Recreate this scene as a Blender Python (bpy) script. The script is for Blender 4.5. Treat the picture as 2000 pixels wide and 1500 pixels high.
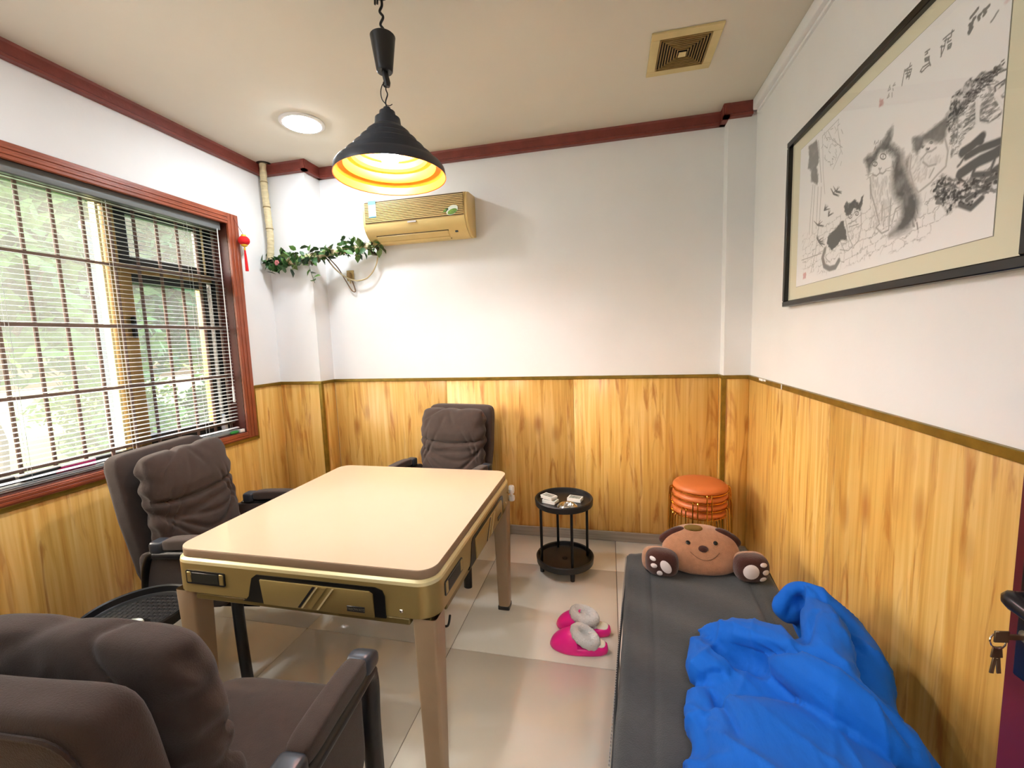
import bpy, bmesh, math, random
import numpy as np
from mathutils import Vector, Matrix

# ------------------------------------------------------------------ clear
for o in list(bpy.data.objects):
    bpy.data.objects.remove(o, do_unlink=True)
scene = bpy.context.scene
COL = scene.collection
random.seed(7)
RNG = np.random.default_rng(11)

# ------------------------------------------------------------------ camera
CAM = np.array([2.51443, -3.00851, 1.46327])
CR = np.array([0.97497, 0.21987, -0.03300])
CU = np.array([0.00890, 0.10970, 0.99392])
CF = np.array([-0.22216, 0.96934, -0.10500])
FPX = 831.24
cd = bpy.data.cameras.new('camera')
cam = bpy.data.objects.new('camera', cd)
COL.objects.link(cam)
cd.sensor_fit = 'HORIZONTAL'
cd.sensor_width = 36.0
cd.lens = 36.0 * FPX / 2000.0
cd.clip_start = 0.02
_m = Matrix.Identity(4)
for i in range(3):
    _m[i][0] = CR[i]; _m[i][1] = CU[i]; _m[i][2] = -CF[i]; _m[i][3] = CAM[i]
cam.matrix_world = _m
scene.camera = cam

# ------------------------------------------------------------------ world, exposure
w = bpy.data.worlds.new('world'); scene.world = w
w.use_nodes = True
wn = w.node_tree
sky = wn.nodes.new('ShaderNodeTexSky')
sky.sky_type = 'NISHITA'
sky.sun_disc = False
sky.sun_elevation = math.radians(38)
sky.sun_rotation = math.radians(250)
sky.air_density = 1.0; sky.dust_density = 6.0; sky.ozone_density = 1.0
bg = wn.nodes['Background']
bg.inputs['Strength'].default_value = 0.66
wn.links.new(sky.outputs[0], bg.inputs[0])
vs = scene.view_settings
vs.view_transform = 'Standard'
vs.look = 'None'
vs.exposure = 1.58
vs.gamma = 1.0
vs.use_curve_mapping = False
BULB_L = 190.0       # pendant bulb radiance
DOWN_L = 53.0        # ceiling downlight radiance

# room dimensions (metres): X right along the back wall, Y away from camera, Z up
W = 3.379; H = 2.8; YF = -3.06
HW = 1.175           # wainscot height
PL, DL = 0.361, 0.167   # left corner pillar
PR, DR = 0.155, 0.091   # right corner pillar

# ------------------------------------------------------------------ pixel helpers
def ray(px, py):
    return CF + (px - 1000) / FPX * CR - (py - 750) / FPX * CU
def atz(px, py, z):
    d = ray(px, py); return CAM + d * (z - CAM[2]) / d[2]
def atx(px, py, x):
    d = ray(px, py); return CAM + d * (x - CAM[0]) / d[0]
def aty(px, py, y):
    d = ray(px, py); return CAM + d * (y - CAM[1]) / d[1]

# ------------------------------------------------------------------ materials
def lin(c):
    return tuple(((v / 255) / 12.92 if v / 255 <= .04045 else ((v / 255 + .055) / 1.055) ** 2.4) for v in c)
MATS = {}
def _base(name):
    m = bpy.data.materials.new(name); m.use_nodes = True
    nt = m.node_tree; b = nt.nodes['Principled BSDF']
    return m, nt, b
def mat(name, col, rough=.5, metal=0., var=.0, vscale=8., bump=0., bscale=60., spec=.5, coat=0., stretch=(1, 1, 1), sheen=0., emis=None, subsurf=0.):
    """plain procedural material: colour with noise variation and noise bump (object coordinates)"""
    if name in MATS: return MATS[name]
    m, nt, b = _base(name)
    c = lin(col)
    b.inputs['Base Color'].default_value = (*c, 1)
    b.inputs['Roughness'].default_value = rough
    b.inputs['Metallic'].default_value = metal
    b.inputs['Specular IOR Level'].default_value = spec
    b.inputs['Coat Weight'].default_value = coat
    b.inputs['Sheen Weight'].default_value = sheen
    b.inputs['Coat Roughness'].default_value = .08
    tc = nt.nodes.new('ShaderNodeTexCoord'); mp = nt.nodes.new('ShaderNodeMapping')
    mp.inputs['Scale'].default_value = stretch
    nt.links.new(tc.outputs['Object'], mp.inputs['Vector'])
    if var > 0:
        n = nt.nodes.new('ShaderNodeTexNoise'); n.inputs['Scale'].default_value = vscale; n.inputs['Detail'].default_value = 5
        nt.links.new(mp.outputs[0], n.inputs['Vector'])
        r = nt.nodes.new('ShaderNodeValToRGB')
        r.color_ramp.elements[0].position = .3; r.color_ramp.elements[1].position = .7
        r.color_ramp.elements[0].color = (*[v * (1 - var) for v in c], 1)
        r.color_ramp.elements[1].color = (*[min(1, v * (1 + var)) for v in c], 1)
        nt.links.new(n.outputs['Fac'], r.inputs[0]); nt.links.new(r.outputs[0], b.inputs['Base Color'])
    if bump > 0:
        n = nt.nodes.new('ShaderNodeTexNoise'); n.inputs['Scale'].default_value = bscale; n.inputs['Detail'].default_value = 6
        nt.links.new(mp.outputs[0], n.inputs['Vector'])
        bp = nt.nodes.new('ShaderNodeBump'); bp.inputs['Strength'].default_value = bump; bp.inputs['Distance'].default_value = .01
        nt.links.new(n.outputs['Fac'], bp.inputs['Height']); nt.links.new(bp.outputs[0], b.inputs['Normal'])
    if emis:
        b.inputs['Emission Color'].default_value = (*lin(emis[0]), 1); b.inputs['Emission Strength'].default_value = emis[1]
    MATS[name] = m
    return m

def mat_wood():
    """honey-yellow laminate, grain upright; s = x + y runs along whichever wall it is on"""
    m, nt, b = _base('wainscot_wood'); N = nt.nodes; L = nt.links
    tc = N.new('ShaderNodeTexCoord'); sx = N.new('ShaderNodeSeparateXYZ'); L.new(tc.outputs['Object'], sx.inputs[0])
    ad = N.new('ShaderNodeMath'); ad.operation = 'ADD'; L.new(sx.outputs[0], ad.inputs[0]); L.new(sx.outputs[1], ad.inputs[1])
    def vec(ks, kz, off):
        a = N.new('ShaderNodeMath'); a.operation = 'MULTIPLY'; a.inputs[1].default_value = ks; L.new(ad.outputs[0], a.inputs[0])
        z = N.new('ShaderNodeMath'); z.operation = 'MULTIPLY'; z.inputs[1].default_value = kz; L.new(sx.outputs[2], z.inputs[0])
        c = N.new('ShaderNodeCombineXYZ'); L.new(a.outputs[0], c.inputs[0]); L.new(z.outputs[0], c.inputs[1]); c.inputs[2].default_value = off
        return c
    def noi(ks, kz, off, det, dist=0., rough=.55):
        n = N.new('ShaderNodeTexNoise'); n.inputs['Scale'].default_value = 1; n.inputs['Detail'].default_value = det
        n.inputs['Distortion'].default_value = dist; n.inputs['Roughness'].default_value = rough
        L.new(vec(ks, kz, off).outputs[0], n.inputs['Vector']); return n
    def ramp(src, stops):
        r = N.new('ShaderNodeValToRGB'); e = r.color_ramp.elements
        while len(e) < len(stops): e.new(.5)
        for i, (p, c) in enumerate(stops): e[i].position = p; e[i].color = (*c, 1)
        L.new(src, r.inputs[0]); return r
    def mix(a, bb, fac, mode='MIX'):
        x = N.new('ShaderNodeMix'); x.data_type = 'RGBA'; x.blend_type = mode
        if isinstance(fac, float): x.inputs['Factor'].default_value = fac
        else: L.new(fac, x.inputs['Factor'])
        L.new(a, x.inputs[6]); L.new(bb, x.inputs[7]); return x
    # broad planks of the print
    v = N.new('ShaderNodeTexVoronoi'); v.voronoi_dimensions = '1D'; v.inputs['Scale'].default_value = 9
    L.new(ad.outputs[0], v.inputs['W'])
    plank = ramp(v.outputs['Color'], [(.0, lin((220, 174, 92))), (.5, lin((225, 180, 98))), (1., lin((230, 188, 108)))])
    grain = ramp(noi(34, .9, 0, 6, .6).outputs['Fac'], [(.30, lin((194, 136, 54))), (.5, lin((225, 180, 96))), (.72, lin((241, 208, 138)))])
    c1 = mix(plank.outputs[0], grain.outputs[0], .74)
    streak = ramp(noi(15, 1.7, 4, 4, 1.3).outputs['Fac'], [(.0, (0, 0, 0)), (.54, (0, 0, 0)), (.68, (1, 1, 1)), (1, (1, 1, 1))])
    sc = N.new('ShaderNodeRGB'); sc.outputs[0].default_value = (*lin((168, 96, 26)), 1)
    sf = N.new('ShaderNodeMath'); sf.operation = 'MULTIPLY'; sf.inputs[1].default_value = .68; L.new(streak.outputs[0], sf.inputs[0])
    c2 = mix(c1.outputs[2], sc.outputs[0], sf.outputs[0])
    # knots
    kv = N.new('ShaderNodeTexVoronoi'); kv.inputs['Scale'].default_value = 1; kv.inputs['Randomness'].default_value = 1
    L.new(vec(5.5, 2.3, 1).outputs[0], kv.inputs['Vector'])
    kr = ramp(kv.outputs['Distance'], [(.0, (1, 1, 1)), (.06, (.9, .9, .9)), (.22, (0, 0, 0)), (1, (0, 0, 0))])
    kf = N.new('ShaderNodeMath'); kf.operation = 'MULTIPLY'; kf.inputs[1].default_value = .72; L.new(kr.outputs[0], kf.inputs[0])
    kc = N.new('ShaderNodeRGB'); kc.outputs[0].default_value = (*lin((158, 88, 26)), 1)
    c3 = mix(c2.outputs[2], kc.outputs[0], kf.outputs[0])
    L.new(c3.outputs[2], b.inputs['Base Color'])
    b.inputs['Roughness'].default_value = .33; b.inputs['Specular IOR Level'].default_value = .4
    MATS['wood'] = m; return m

def mat_glass(name, haze=0., tint=(1, 1, 1)):
    m = bpy.data.materials.new(name); m.use_nodes = True; nt = m.node_tree; N = nt.nodes; L = nt.links
    N.remove(N['Principled BSDF']); out = N['Material Output']
    t = N.new('ShaderNodeBsdfTransparent'); t.inputs[0].default_value = (*tint, 1)
    g = N.new('ShaderNodeBsdfGlossy'); g.inputs['Roughness'].default_value = .02
    lw = N.new('ShaderNodeLayerWeight'); lw.inputs[0].default_value = .5
    pw = N.new('ShaderNodeMath'); pw.operation = 'POWER'; pw.inputs[1].default_value = 5; L.new(lw.outputs['Facing'], pw.inputs[0])
    fr = N.new('ShaderNodeMath'); fr.operation = 'MULTIPLY_ADD'; fr.inputs[1].default_value = .9; fr.inputs[2].default_value = .035; L.new(pw.outputs[0], fr.inputs[0])
    mx = N.new('ShaderNodeMixShader'); L.new(fr.outputs[0], mx.inputs[0]); L.new(t.outputs[0], mx.inputs[1]); L.new(g.outputs[0], mx.inputs[2])
    last = mx
    if haze:
        d = N.new('ShaderNodeBsdfTranslucent'); d.inputs[0].default_value = (.9, .93, .92, 1)
        n = N.new('ShaderNodeTexNoise'); n.inputs['Scale'].default_value = 3; n.inputs['Detail'].default_value = 6
        mr = N.new('ShaderNodeMapRange'); mr.inputs[3].default_value = haze * .6; mr.inputs[4].default_value = haze * 1.4
        L.new(n.outputs['Fac'], mr.inputs[0])
        m2 = N.new('ShaderNodeMixShader'); L.new(mr.outputs[0], m2.inputs[0]); L.new(mx.outputs[0], m2.inputs[1]); L.new(d.outputs[0], m2.inputs[2]); last = m2
    L.new(last.outputs[0], out.inputs[0]); MATS[name] = m; return m

def mat_emit(name, col, strength):
    m = bpy.data.materials.new(name); m.use_nodes = True; nt = m.node_tree
    nt.nodes.remove(nt.nodes['Principled BSDF'])
    e = nt.nodes.new('ShaderNodeEmission'); e.inputs[0].default_value = (*col, 1); e.inputs[1].default_value = strength
    nt.links.new(e.outputs[0], nt.nodes['Material Output'].inputs[0]); MATS[name] = m; return m

def mat_attr(name, attr, rough=.7):
    m, nt, b = _base(name)
    a = nt.nodes.new('ShaderNodeAttribute'); a.attribute_name = attr
    nt.links.new(a.outputs['Color'], b.inputs['Base Color']); b.inputs['Roughness'].default_value = rough
    MATS[name] = m; return m

WOOD = mat_wood()
WALL = mat('wall_paint', (238, 238, 238), .75, var=.02, vscale=3, bump=.10, bscale=25, spec=.2)
CEIL = mat('ceiling_paint', (224, 217, 202), .8, var=.03, vscale=2, bump=.10, bscale=14, spec=.2)
REDM = mat('red_cornice', (124, 56, 46), .45, var=.15, vscale=12, bump=.15, bscale=40)
CASE = mat('window_redwood', (152, 76, 48), .35, var=.22, vscale=6, stretch=(1, 1, 1), bump=.05)
JAMB = mat('dark_jamb', (88, 42, 34), .4, var=.2, vscale=6)
GOLDSTRIP = mat('gold_strip', (142, 116, 44), .35, metal=.6, var=.2, vscale=20)
BASEB = mat('grey_skirting', (150, 142, 130), .4, var=.18, vscale=14, stretch=(.3, 3, 6))
TILE = mat('cream_tile', (226, 220, 208), .07, var=.025, vscale=3, spec=.55)
GROUT = mat('grout', (92, 84, 70), .9)
FAB = mat('brown_fabric', (68, 57, 52), .88, var=.08, vscale=30, bump=.25, bscale=420, spec=.2, sheen=.15)
BLACKP = mat('black_plastic', (24, 24, 26), .38, bump=.05, bscale=200)
BLACKM = mat('black_metal', (18, 18, 20), .35, metal=.3)
GOLDB = mat('champagne_gold', (164, 142, 88), .34, metal=.45, var=.06, vscale=4)
GOLDL = mat('champagne_light', (214, 200, 152), .35, metal=.25)
TAUPE = mat('taupe_edge', (140, 116, 92), .45, var=.05)
LEGM = mat('taupe_leg', (160, 136, 108), .4, metal=.2, var=.05)
TOPM = mat('cream_top', (203, 181, 154), .16, var=.015, vscale=2, spec=.5)
ACM = mat('yellowed_plastic', (226, 196, 128), .4, var=.08, vscale=4)
ACD = mat('yellowed_plastic_dark', (92, 70, 30), .6)
PIPE = mat('pipe_tape', (216, 200, 158), .45, var=.12, vscale=22, bump=.6, bscale=26, stretch=(1, 1, 4))
CABLE = mat('cream_cable', (190, 172, 130), .5)
BCABLE = mat('brown_cable', (120, 92, 62), .5)
LEAF = [mat('leaf_green_%d' % i, c, .45, var=.2, vscale=30) for i, c in enumerate([(52, 92, 44), (92, 134, 62), (32, 58, 34), (128, 156, 92), (70, 60, 36)])]
ORANGE = mat('orange_leather', (204, 112, 58), .42, var=.05, bump=.08, bscale=300)
GOLDW = mat('gold_wire', (214, 160, 70), .18, metal=1.)
STEEL = mat('steel', (190, 186, 180), .18, metal=1.)
PINK = mat('pink_rubber', (240, 34, 148), .35, var=.04)
FUR = mat('white_fur', (228, 226, 224), .95, bump=.9, bscale=160, sheen=.4)
INSOLE = mat('cream_insole', (232, 226, 206), .8, bump=.3, bscale=120)
BEDM = mat('charcoal_fleece', (58, 61, 64), .92, var=.07, vscale=40, bump=.3, bscale=300, spec=.15, sheen=.25)
BEDS = mat('charcoal_binding', (34, 35, 38), .8)
BLUE = mat('blue_duvet_cotton', (4, 88, 184), .75, var=.05, vscale=10, bump=.45, bscale=26, spec=.2, sheen=.04, stretch=(1, .4, .8))
PLUSH = mat('tan_plush', (168, 122, 92), .95, var=.10, vscale=40, bump=.5, bscale=260, spec=.1, sheen=.4)
PLUSHD = mat('dark_plush', (66, 34, 28), .95, var=.12, vscale=40, bump=.5, bscale=260, spec=.1, sheen=.3)
PLUSHO = mat('olive_plush', (120, 92, 34), .95, bump=.7, bscale=200)
PADW = mat('white_satin', (232, 222, 222), .5, bump=.2, bscale=80)
FRAMEB = mat('black_lacquer', (22, 19, 20), .25, spec=.5)
MATB = mat('cream_mat_board', (232, 228, 204), .8)
BAR = mat('brown_bar', (96, 74, 64), .5, var=.15, vscale=20)
ALU = mat('bronze_aluminium', (150, 124, 78), .35, metal=.5, var=.1)
ALUD = mat('dark_aluminium', (26, 32, 34), .5)
SLAT = mat('grey_slat', (196, 200, 200), .35, metal=.25)
RAIL = mat('grey_rail', (120, 124, 124), .4, metal=.2)
REDL = mat('red_velvet', (220, 18, 26), .8, bump=.3, bscale=200)
YEL = mat('yellow_gold_paper', (232, 190, 50), .4)
DOORM = mat('maroon_door', (96, 24, 34), .4, var=.12, vscale=6, stretch=(3, 3, .4))
WHITEP = mat('white_plastic', (232, 232, 230), .4)
CARD = mat('white_card', (236, 236, 230), .5)
CARDB = mat('card_print', (140, 150, 144), .5, var=.4, vscale=60)
GREENP = mat('green_plastic', (40, 140, 60), .4)

# ------------------------------------------------------------------ mesh builder
class MB:
    def __init__(s): s.v = []; s.f = []
    def add(s, verts, faces):
        o = len(s.v); s.v.extend([tuple(p) for p in verts]); s.f.extend([tuple(i + o for i in f) for f in faces]); return s
    def bm(s, b):
        b.verts.index_update()
        s.add([v.co[:] for v in b.verts], [[v.index for v in f.verts] for f in b.faces]); b.free(); return s
    def box(s, x0, x1, y0, y1, z0, z1, bev=0., seg=2, M=None):
        b = bmesh.new(); bmesh.ops.create_cube(b, size=1)
        for v in b.verts:
            v.co = Vector(((x0 + x1) / 2 + v.co.x * (x1 - x0), (y0 + y1) / 2 + v.co.y * (y1 - y0), (z0 + z1) / 2 + v.co.z * (z1 - z0)))
        if bev: bmesh.ops.bevel(b, geom=list(b.edges), offset=bev, segments=seg, affect='EDGES', profile=.5)
        if M is not None: b.transform(M)
        return s.bm(b)
    def tube(s, pts, r, n=8, closed=False, caps=True, flat=1.):
        pts = [Vector(p) for p in pts]; k = len(pts); rs = r if isinstance(r, (list, tuple)) else [r] * k
        up = None; vs_ = []; fs = []
        for i, p in enumerate(pts):
            if closed: t = pts[(i + 1) % k] - pts[i - 1]
            else: t = pts[min(i + 1, k - 1)] - pts[max(i - 1, 0)]
            t.normalize()
            if up is None:
                a = Vector((0, 0, 1)) if abs(t.z) < .9 else Vector((1, 0, 0)); up = (a - t * a.dot(t)).normalized()
            else: up = (up - t * up.dot(t)).normalized()
            q = t.cross(up)
            for j in range(n):
                a = 2 * math.pi * j / n
                vs_.append(p + rs[i] * (math.cos(a) * up * flat + math.sin(a) * q))
        for i in range(k if closed else k - 1):
            for j in range(n):
                i2 = (i + 1) % k
                fs.append((i * n + j, i * n + (j + 1) % n, i2 * n + (j + 1) % n, i2 * n + j))
        if caps and not closed:
            fs.append(tuple(range(n - 1, -1, -1))); fs.append(tuple((k - 1) * n + j for j in range(n)))
        return s.add(vs_, fs)
    def lathe(s, prof, c=(0, 0, 0), n=40, M=None):
        k = len(prof); vs_ = []; fs = []
        for (r, z) in prof:
            for j in range(n):
                a = 2 * math.pi * j / n; p = Vector((r * math.cos(a), r * math.sin(a), z))
                if M is not None: p = M @ p
                vs_.append((p.x + c[0], p.y + c[1], p.z + c[2]))
        for i in range(k - 1):
            for j in range(n):
                fs.append((i * n + j, i * n + (j + 1) % n, (i + 1) * n + (j + 1) % n, (i + 1) * n + j))
        if prof[0][0] > 1e-6: pass
        return s.add(vs_, fs)
    def prism(s, poly, a0, a1, axis='z', bev=0.):
        """polygon extruded along an axis; poly coords are the two other axes in order (x,y),(x,z) or (y,z)"""
        b = bmesh.new()
        def P(u, v, a): return {'z': (u, v, a), 'y': (u, a, v), 'x': (a, u, v)}[axis]
        lo = [b.verts.new(P(u, v, a0)) for u, v in poly]; hi = [b.verts.new(P(u, v, a1)) for u, v in poly]
        b.faces.new(lo); b.faces.new(list(reversed(hi)))
        k = len(poly)
        for i in range(k): b.faces.new((lo[i], hi[i], hi[(i + 1) % k], lo[(i + 1) % k]))
        bmesh.ops.recalc_face_normals(b, faces=list(b.faces))
        if bev: bmesh.ops.bevel(b, geom=[e for e in b.edges], offset=bev, segments=2, affect='EDGES', profile=.5)
        return s.bm(b)
    def puff(s, c, h, e=4., n=14, fn=None, M=None, ey=None):
        """superellipsoid cushion: centre, half sizes, roundness exponent, displacement fn(p_local_unit, p)->p"""
        b = bmesh.new(); bmesh.ops.create_cube(b, size=2)
        bmesh.ops.subdivide_edges(b, edges=list(b.edges), cuts=n, use_grid_fill=True)
        for v in b.verts:
            q = v.co.copy()
            # spread samples to even out the grid
            q = Vector([math.sin(t * math.pi / 4 * 1.0) / math.sin(math.pi / 4) for t in q])
            L_ = (abs(q.x) ** e + abs(q.y) ** e + abs(q.z) ** e) ** (1 / e) if ey is None else ((abs(q.x) ** e + abs(q.z) ** e) ** (ey / e) + abs(q.y) ** ey) ** (1 / ey)
            q /= L_
            p = Vector((q.x * h[0], q.y * h[1], q.z * h[2]))
            if fn: p = Vector(fn(q, p))
            p += Vector(c)
            if M is not None: p = M @ p
            v.co = p
        return s.bm(b)
    def build(s, name, m, parent=None, smooth=True, ang=38, loc=None):
        me = bpy.data.meshes.new(name); me.from_pydata(s.v, [], s.f); me.update()
        b = bmesh.new(); b.from_mesh(me); bmesh.ops.remove_doubles(b, verts=list(b.verts), dist=1e-6)
        bmesh.ops.recalc_face_normals(b, faces=list(b.faces)); b.to_mesh(me); b.free()
        if smooth:
            me.polygons.foreach_set('use_smooth', [True] * len(me.polygons)); me.set_sharp_from_angle(angle=math.radians(ang))
        return link(name, me, m, parent, loc)
def link(name, me, m, parent=None, loc=None):
    o = bpy.data.objects.new(name, me); COL.objects.link(o)
    if m is not None and not me.materials: me.materials.append(m)
    if parent: o.parent = parent
    if loc: o.location = loc
    return o
def tag(o, label, cat, group=None):
    o['label'] = label; o['category'] = cat
    if group: o['group'] = group
    return o
def thing(name, label, cat, loc=(0, 0, 0), rz=0., group=None):
    o = bpy.data.objects.new(name, None); COL.objects.link(o); o.empty_display_size = .1
    o.location = loc; o.rotation_euler = (0, 0, rz); return tag(o, label, cat, group)
def struct(o):
    o['kind'] = 'structure'; return o
def copy_tree(o, parent=None):
    c = o.copy(); COL.objects.link(c); c.parent = parent
    for ch in list(o.children): copy_tree(ch, c)
    return c
def rrect(hx, hy, r, n=6, cx=0, cy=0):
    out = []
    for (sx, sy, a0) in ((1, 1, 0), (-1, 1, 90), (-1, -1, 180), (1, -1, 270)):
        for i in range(n + 1):
            a = math.radians(a0 + 90 * i / n); out.append((cx + sx * (hx - r) + r * math.cos(a), cy + sy * (hy - r) + r * math.sin(a)))
    return out
def smooth_path(pts, k=6):
    P = [Vector(p) for p in pts]; out = []
    for i in range(len(P) - 1):
        p0 = P[max(i - 1, 0)]; p1 = P[i]; p2 = P[i + 1]; p3 = P[min(i + 2, len(P) - 1)]
        for j in range(k):
            t = j / k
            out.append(.5 * ((2 * p1) + (-p0 + p2) * t + (2 * p0 - 5 * p1 + 4 * p2 - p3) * t * t + (-p0 + 3 * p1 - 3 * p2 + p3) * t ** 3))
    out.append(P[-1]); return out

# ================================================================== SETTING
# floor: grout bed with separate tiles
fl = struct(MB().box(-.24, W + .15, -4.4, .15, -.12, -.004).build('floor', GROUT, smooth=False))
XS = [-.02, .175, .968, 1.762, 2.549, 3.345, W]
YS = [0., -.415, -1.231, -2.047, -2.863, -3.679, -4.3]
for i in range(len(XS) - 1):
    for j in range(len(YS) - 1):
        g = .0016
        MB().box(XS[i] + g, XS[i + 1] - g, YS[j + 1] + g, YS[j] - g, -.012, 0, .0012, 1).build('tile', TILE, fl, ang=60)

# walls
wb = struct(MB().box(-.24, W + .15, 0, .15, -.004, H + .1).build('wall_back', WALL, smooth=False))
wl_b = MB()
WY0, WY1, WZ0, WZ1 = -.53, -2.45, .87, 2.31     # window opening
wl_b.box(-.24, 0, -4.4, 0, -.004, WZ0).box(-.24, 0, -4.4, 0, WZ1, H + .1).box(-.24, 0, WY0, 0, WZ0, WZ1).box(-.24, 0, -4.4, WY1, WZ0, WZ1)
wl = struct(wl_b.build('wall_left', WALL, smooth=False))
wr = struct(MB().box(W, W + .15, -4.4, 0, -.004, H + .1).build('wall_right', WALL, smooth=False))
wf_b = MB().box(0, 2.36, YF - .12, YF, -.004, H).box(2.36, W, YF - .12, YF, 2.1, H).box(3.34, W, YF - .12, YF, -.004, 2.1)
wf = struct(wf_b.build('wall_front', WALL, smooth=False))
struct(MB().box(0, W, -4.4, -4.3, -.004, H).build('wall_corridor', WALL, smooth=False))
ceil = struct(MB().box(-.24, W + .15, -4.4, .15, H, H + .1).build('ceiling', CEIL, smooth=False))
wpl = struct(MB().box(0, PL, -DL, 0, -.004, H).build('wall_pillar_left', WALL, smooth=False))
wpr = struct(MB().box(W - PR, W, -DR, 0, -.004, H).build('wall_pillar_right', WALL, smooth=False))

T = .008
def panel(x0, x1, y0, y1, z0, z1, par):
    MB().box(x0, x1, y0, y1, z0, z1, .0012, 1).build('wainscot_panel', WOOD, par, ang=50)
def panels_x(xs, y, z1, par):
    for a, b in zip(xs[:-1], xs[1:]): panel(a + .0006, b - .0006, y - T, y, .0, z1, par)
def panels_y(ys, x0, x1, z1, par):
    for a, b in zip(ys[:-1], ys[1:]): panel(x0, x1, b + .0006, a - .0006, .0, z1, par)
panels_x([PL + T, 1.32, 2.27, W - PR - T], 0, HW, wb)
panels_x([T, PL + T], -DL, HW, wpl)
panel(PL, PL + T, -DL, -T, 0, HW, wpl)
panels_x([W - PR - T, W - T], -DR, HW, wpr)
panel(W - PR - T, W - PR, -DR, -T, 0, HW, wpr)
panels_y([-DR, -1.10, -2.05, YF], W - T, W, HW, wr)
panel(0, T, -.445, -DL, 0, HW, wl)
panels_y([-.4456, -1.35, -2.25, -2.545], 0, T, .822, wl)
panels_y([-2.545, YF], 0, T, HW, wl)
panels_x([T, 1.2, 2.30], YF + T, HW, wf)

# gold capping strips and corner strips
def strip(n, x0, x1, y0, y1, z0, z1):
    struct(MB().box(x0, x1, y0, y1, z0, z1, .002, 1).build('trim_%d' % n, GOLDSTRIP))
S = .016; G = .024
strip(1, PL, W - PR, -S, 0, HW - .006, HW + G - .008)
strip(2, 0, PL + S, -DL - S, -DL, HW - .006, HW + G - .008)
strip(3, PL, PL + S, -DL, -S, HW - .006, HW + G - .008)
strip(4, W - PR - S, W, -DR - S, -DR, HW - .006, HW + G - .008)
strip(5, W - PR - S, W - PR, -DR, -S, HW - .006, HW + G - .008)
strip(6, W - S, W, YF, -DR - S, HW - .010, HW + G - .008)
strip(7, 0, S, -.445, -DL - S, HW - .006, HW + G - .008)
strip(8, 0, S, -2.54, -.44, .803, .826)
strip(9, 0, S, -.446, -.432, .803, HW - .006)
struct(MB().box(PL - .012, PL + T + .004, -DL - T - .004, -DL - T, 0, HW - .006).box(PL + T, PL + T + .004, -DL - T, -DL + .014, 0, HW - .006).build('trim_10', GOLDSTRIP))
struct(MB().box(W - PR - T - .004, W - PR + .012, -DR - T - .004, -DR - T, 0, HW - .006).box(W - PR - T - .004, W - PR - T, -DR - T, -DR + .014, 0, HW - .006).build('trim_11', GOLDSTRIP))
# white torn spots of the strip on the right wall
for k, (a, b, z0, z1) in enumerate([(-.30, -.36, HW + .004, HW + .0165), (-.37, -.405, HW + .006, HW + .0165), (-.625, -.634, HW - .010, HW + .0165)]):
    MB().box(W - S - .0012, W - S, b, a, z0, z1).build('torn_patch', WALL, wr, smooth=False)
# skirting
struct(MB().box(PL + T, W - PR - T, -.018, -T, 0, .072, .003, 1).build('baseboard_back', BASEB))
struct(MB().box(PL + T, PL + T + .01, -DL - T, -.018, 0, .072, .003, 1).box(T, PL + T + .01, -DL - T - .01, -DL - T, 0, .072, .003, 1).build('baseboard_pillar_left', BASEB))
struct(MB().box(W - PR - T - .01, W - PR - T, -DR - T, -.018, 0, .072, .003, 1).box(W - PR - T - .01, W - T, -DR - T - .01, -DR - T, 0, .072, .003, 1).build('baseboard_pillar_right', BASEB))
struct(MB().box(W - T - .01, W - T, YF, -DR - T - .01, 0, .072, .003, 1).build('baseboard_right', BASEB))
struct(MB().box(T, T + .01, YF, -DL - T - .01, 0, .072, .003, 1).build('baseboard_left', BASEB))
# red cornice: step profile, mitred by overlap
C1, C2, CH = .026, .034, .078
def cornice(n, axis, a0, a1, wall, sgn):
    prof = [(wall, H), (wall, H - CH), (wall + sgn * C2, H - CH), (wall + sgn * C2, H - CH + .014), (wall + sgn * C1, H - CH + .02), (wall + sgn * C1, H - .012), (wall + sgn * (C1 + .006), H)]
    if axis == 'x': struct(MB().prism([(u, v) for u, v in prof], a0, a1, 'x').build('trim_%d' % n, REDM, ang=25))
    else: struct(MB().prism([(u, v) for u, v in prof], a0, a1, 'y').build('trim_%d' % n, REDM, ang=25))
cornice(12, 'x', PL, W - PR, 0, -1)
cornice(13, 'x', 0, PL + C2, -DL, -1)
cornice(14, 'y', -DL - C2, 0, PL, 1)
cornice(15, 'x', W - PR - C2, W - .03, -DR, -1)
cornice(16, 'y', -DR - C2, 0, W - PR, -1)
cornice(17, 'y', YF, -DL, 0, 1)
struct(MB().box(W - .035, W, YF, -DR - C2, H - .062, H, .006, 2).box(W - .012, W, YF, -DR - C2, H - .076, H - .062).build('trim_18', WALL))

# ------------------------------------------------------------------ window
win = struct(bpy.data.objects.new('window_1', None)); COL.objects.link(win)
def casing(y0, y1, z0, z1, vert):
    m = MB().box(0, .020, min(y0, y1), max(y0, y1), z0, z1, .003, 1)
    for k in (1, 2):
        if vert: c = y0 + (y1 - y0) * (k / 3.); m.box(.0195, .0245, c - .006, c + .008, z0 + .002, z1 - .002, .002, 1)
        else: c = z0 + (z1 - z0) * (k / 3.); m.box(.0195, .0245, min(y0, y1) + .002, max(y0, y1) - .002, c - .007, c + .007, .002, 1)
    m.build('casing_board', CASE, win)
casing(-.53, -.445, .826, 2.372, True)
casing(-2.45, -2.535, .826, 2.372, True)
casing(-2.45, -.53, 2.30, 2.372, False)
casing(-2.45, -.53, .826, .87, False)
MB().box(-.22, .0, -.5302, -.522, .872, 2.306).build('jamb', JAMB, win, smooth=False)
MB().box(-.22, .0, -2.458, -2.4498, .872, 2.306).build('jamb', JAMB, win, smooth=False)
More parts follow.
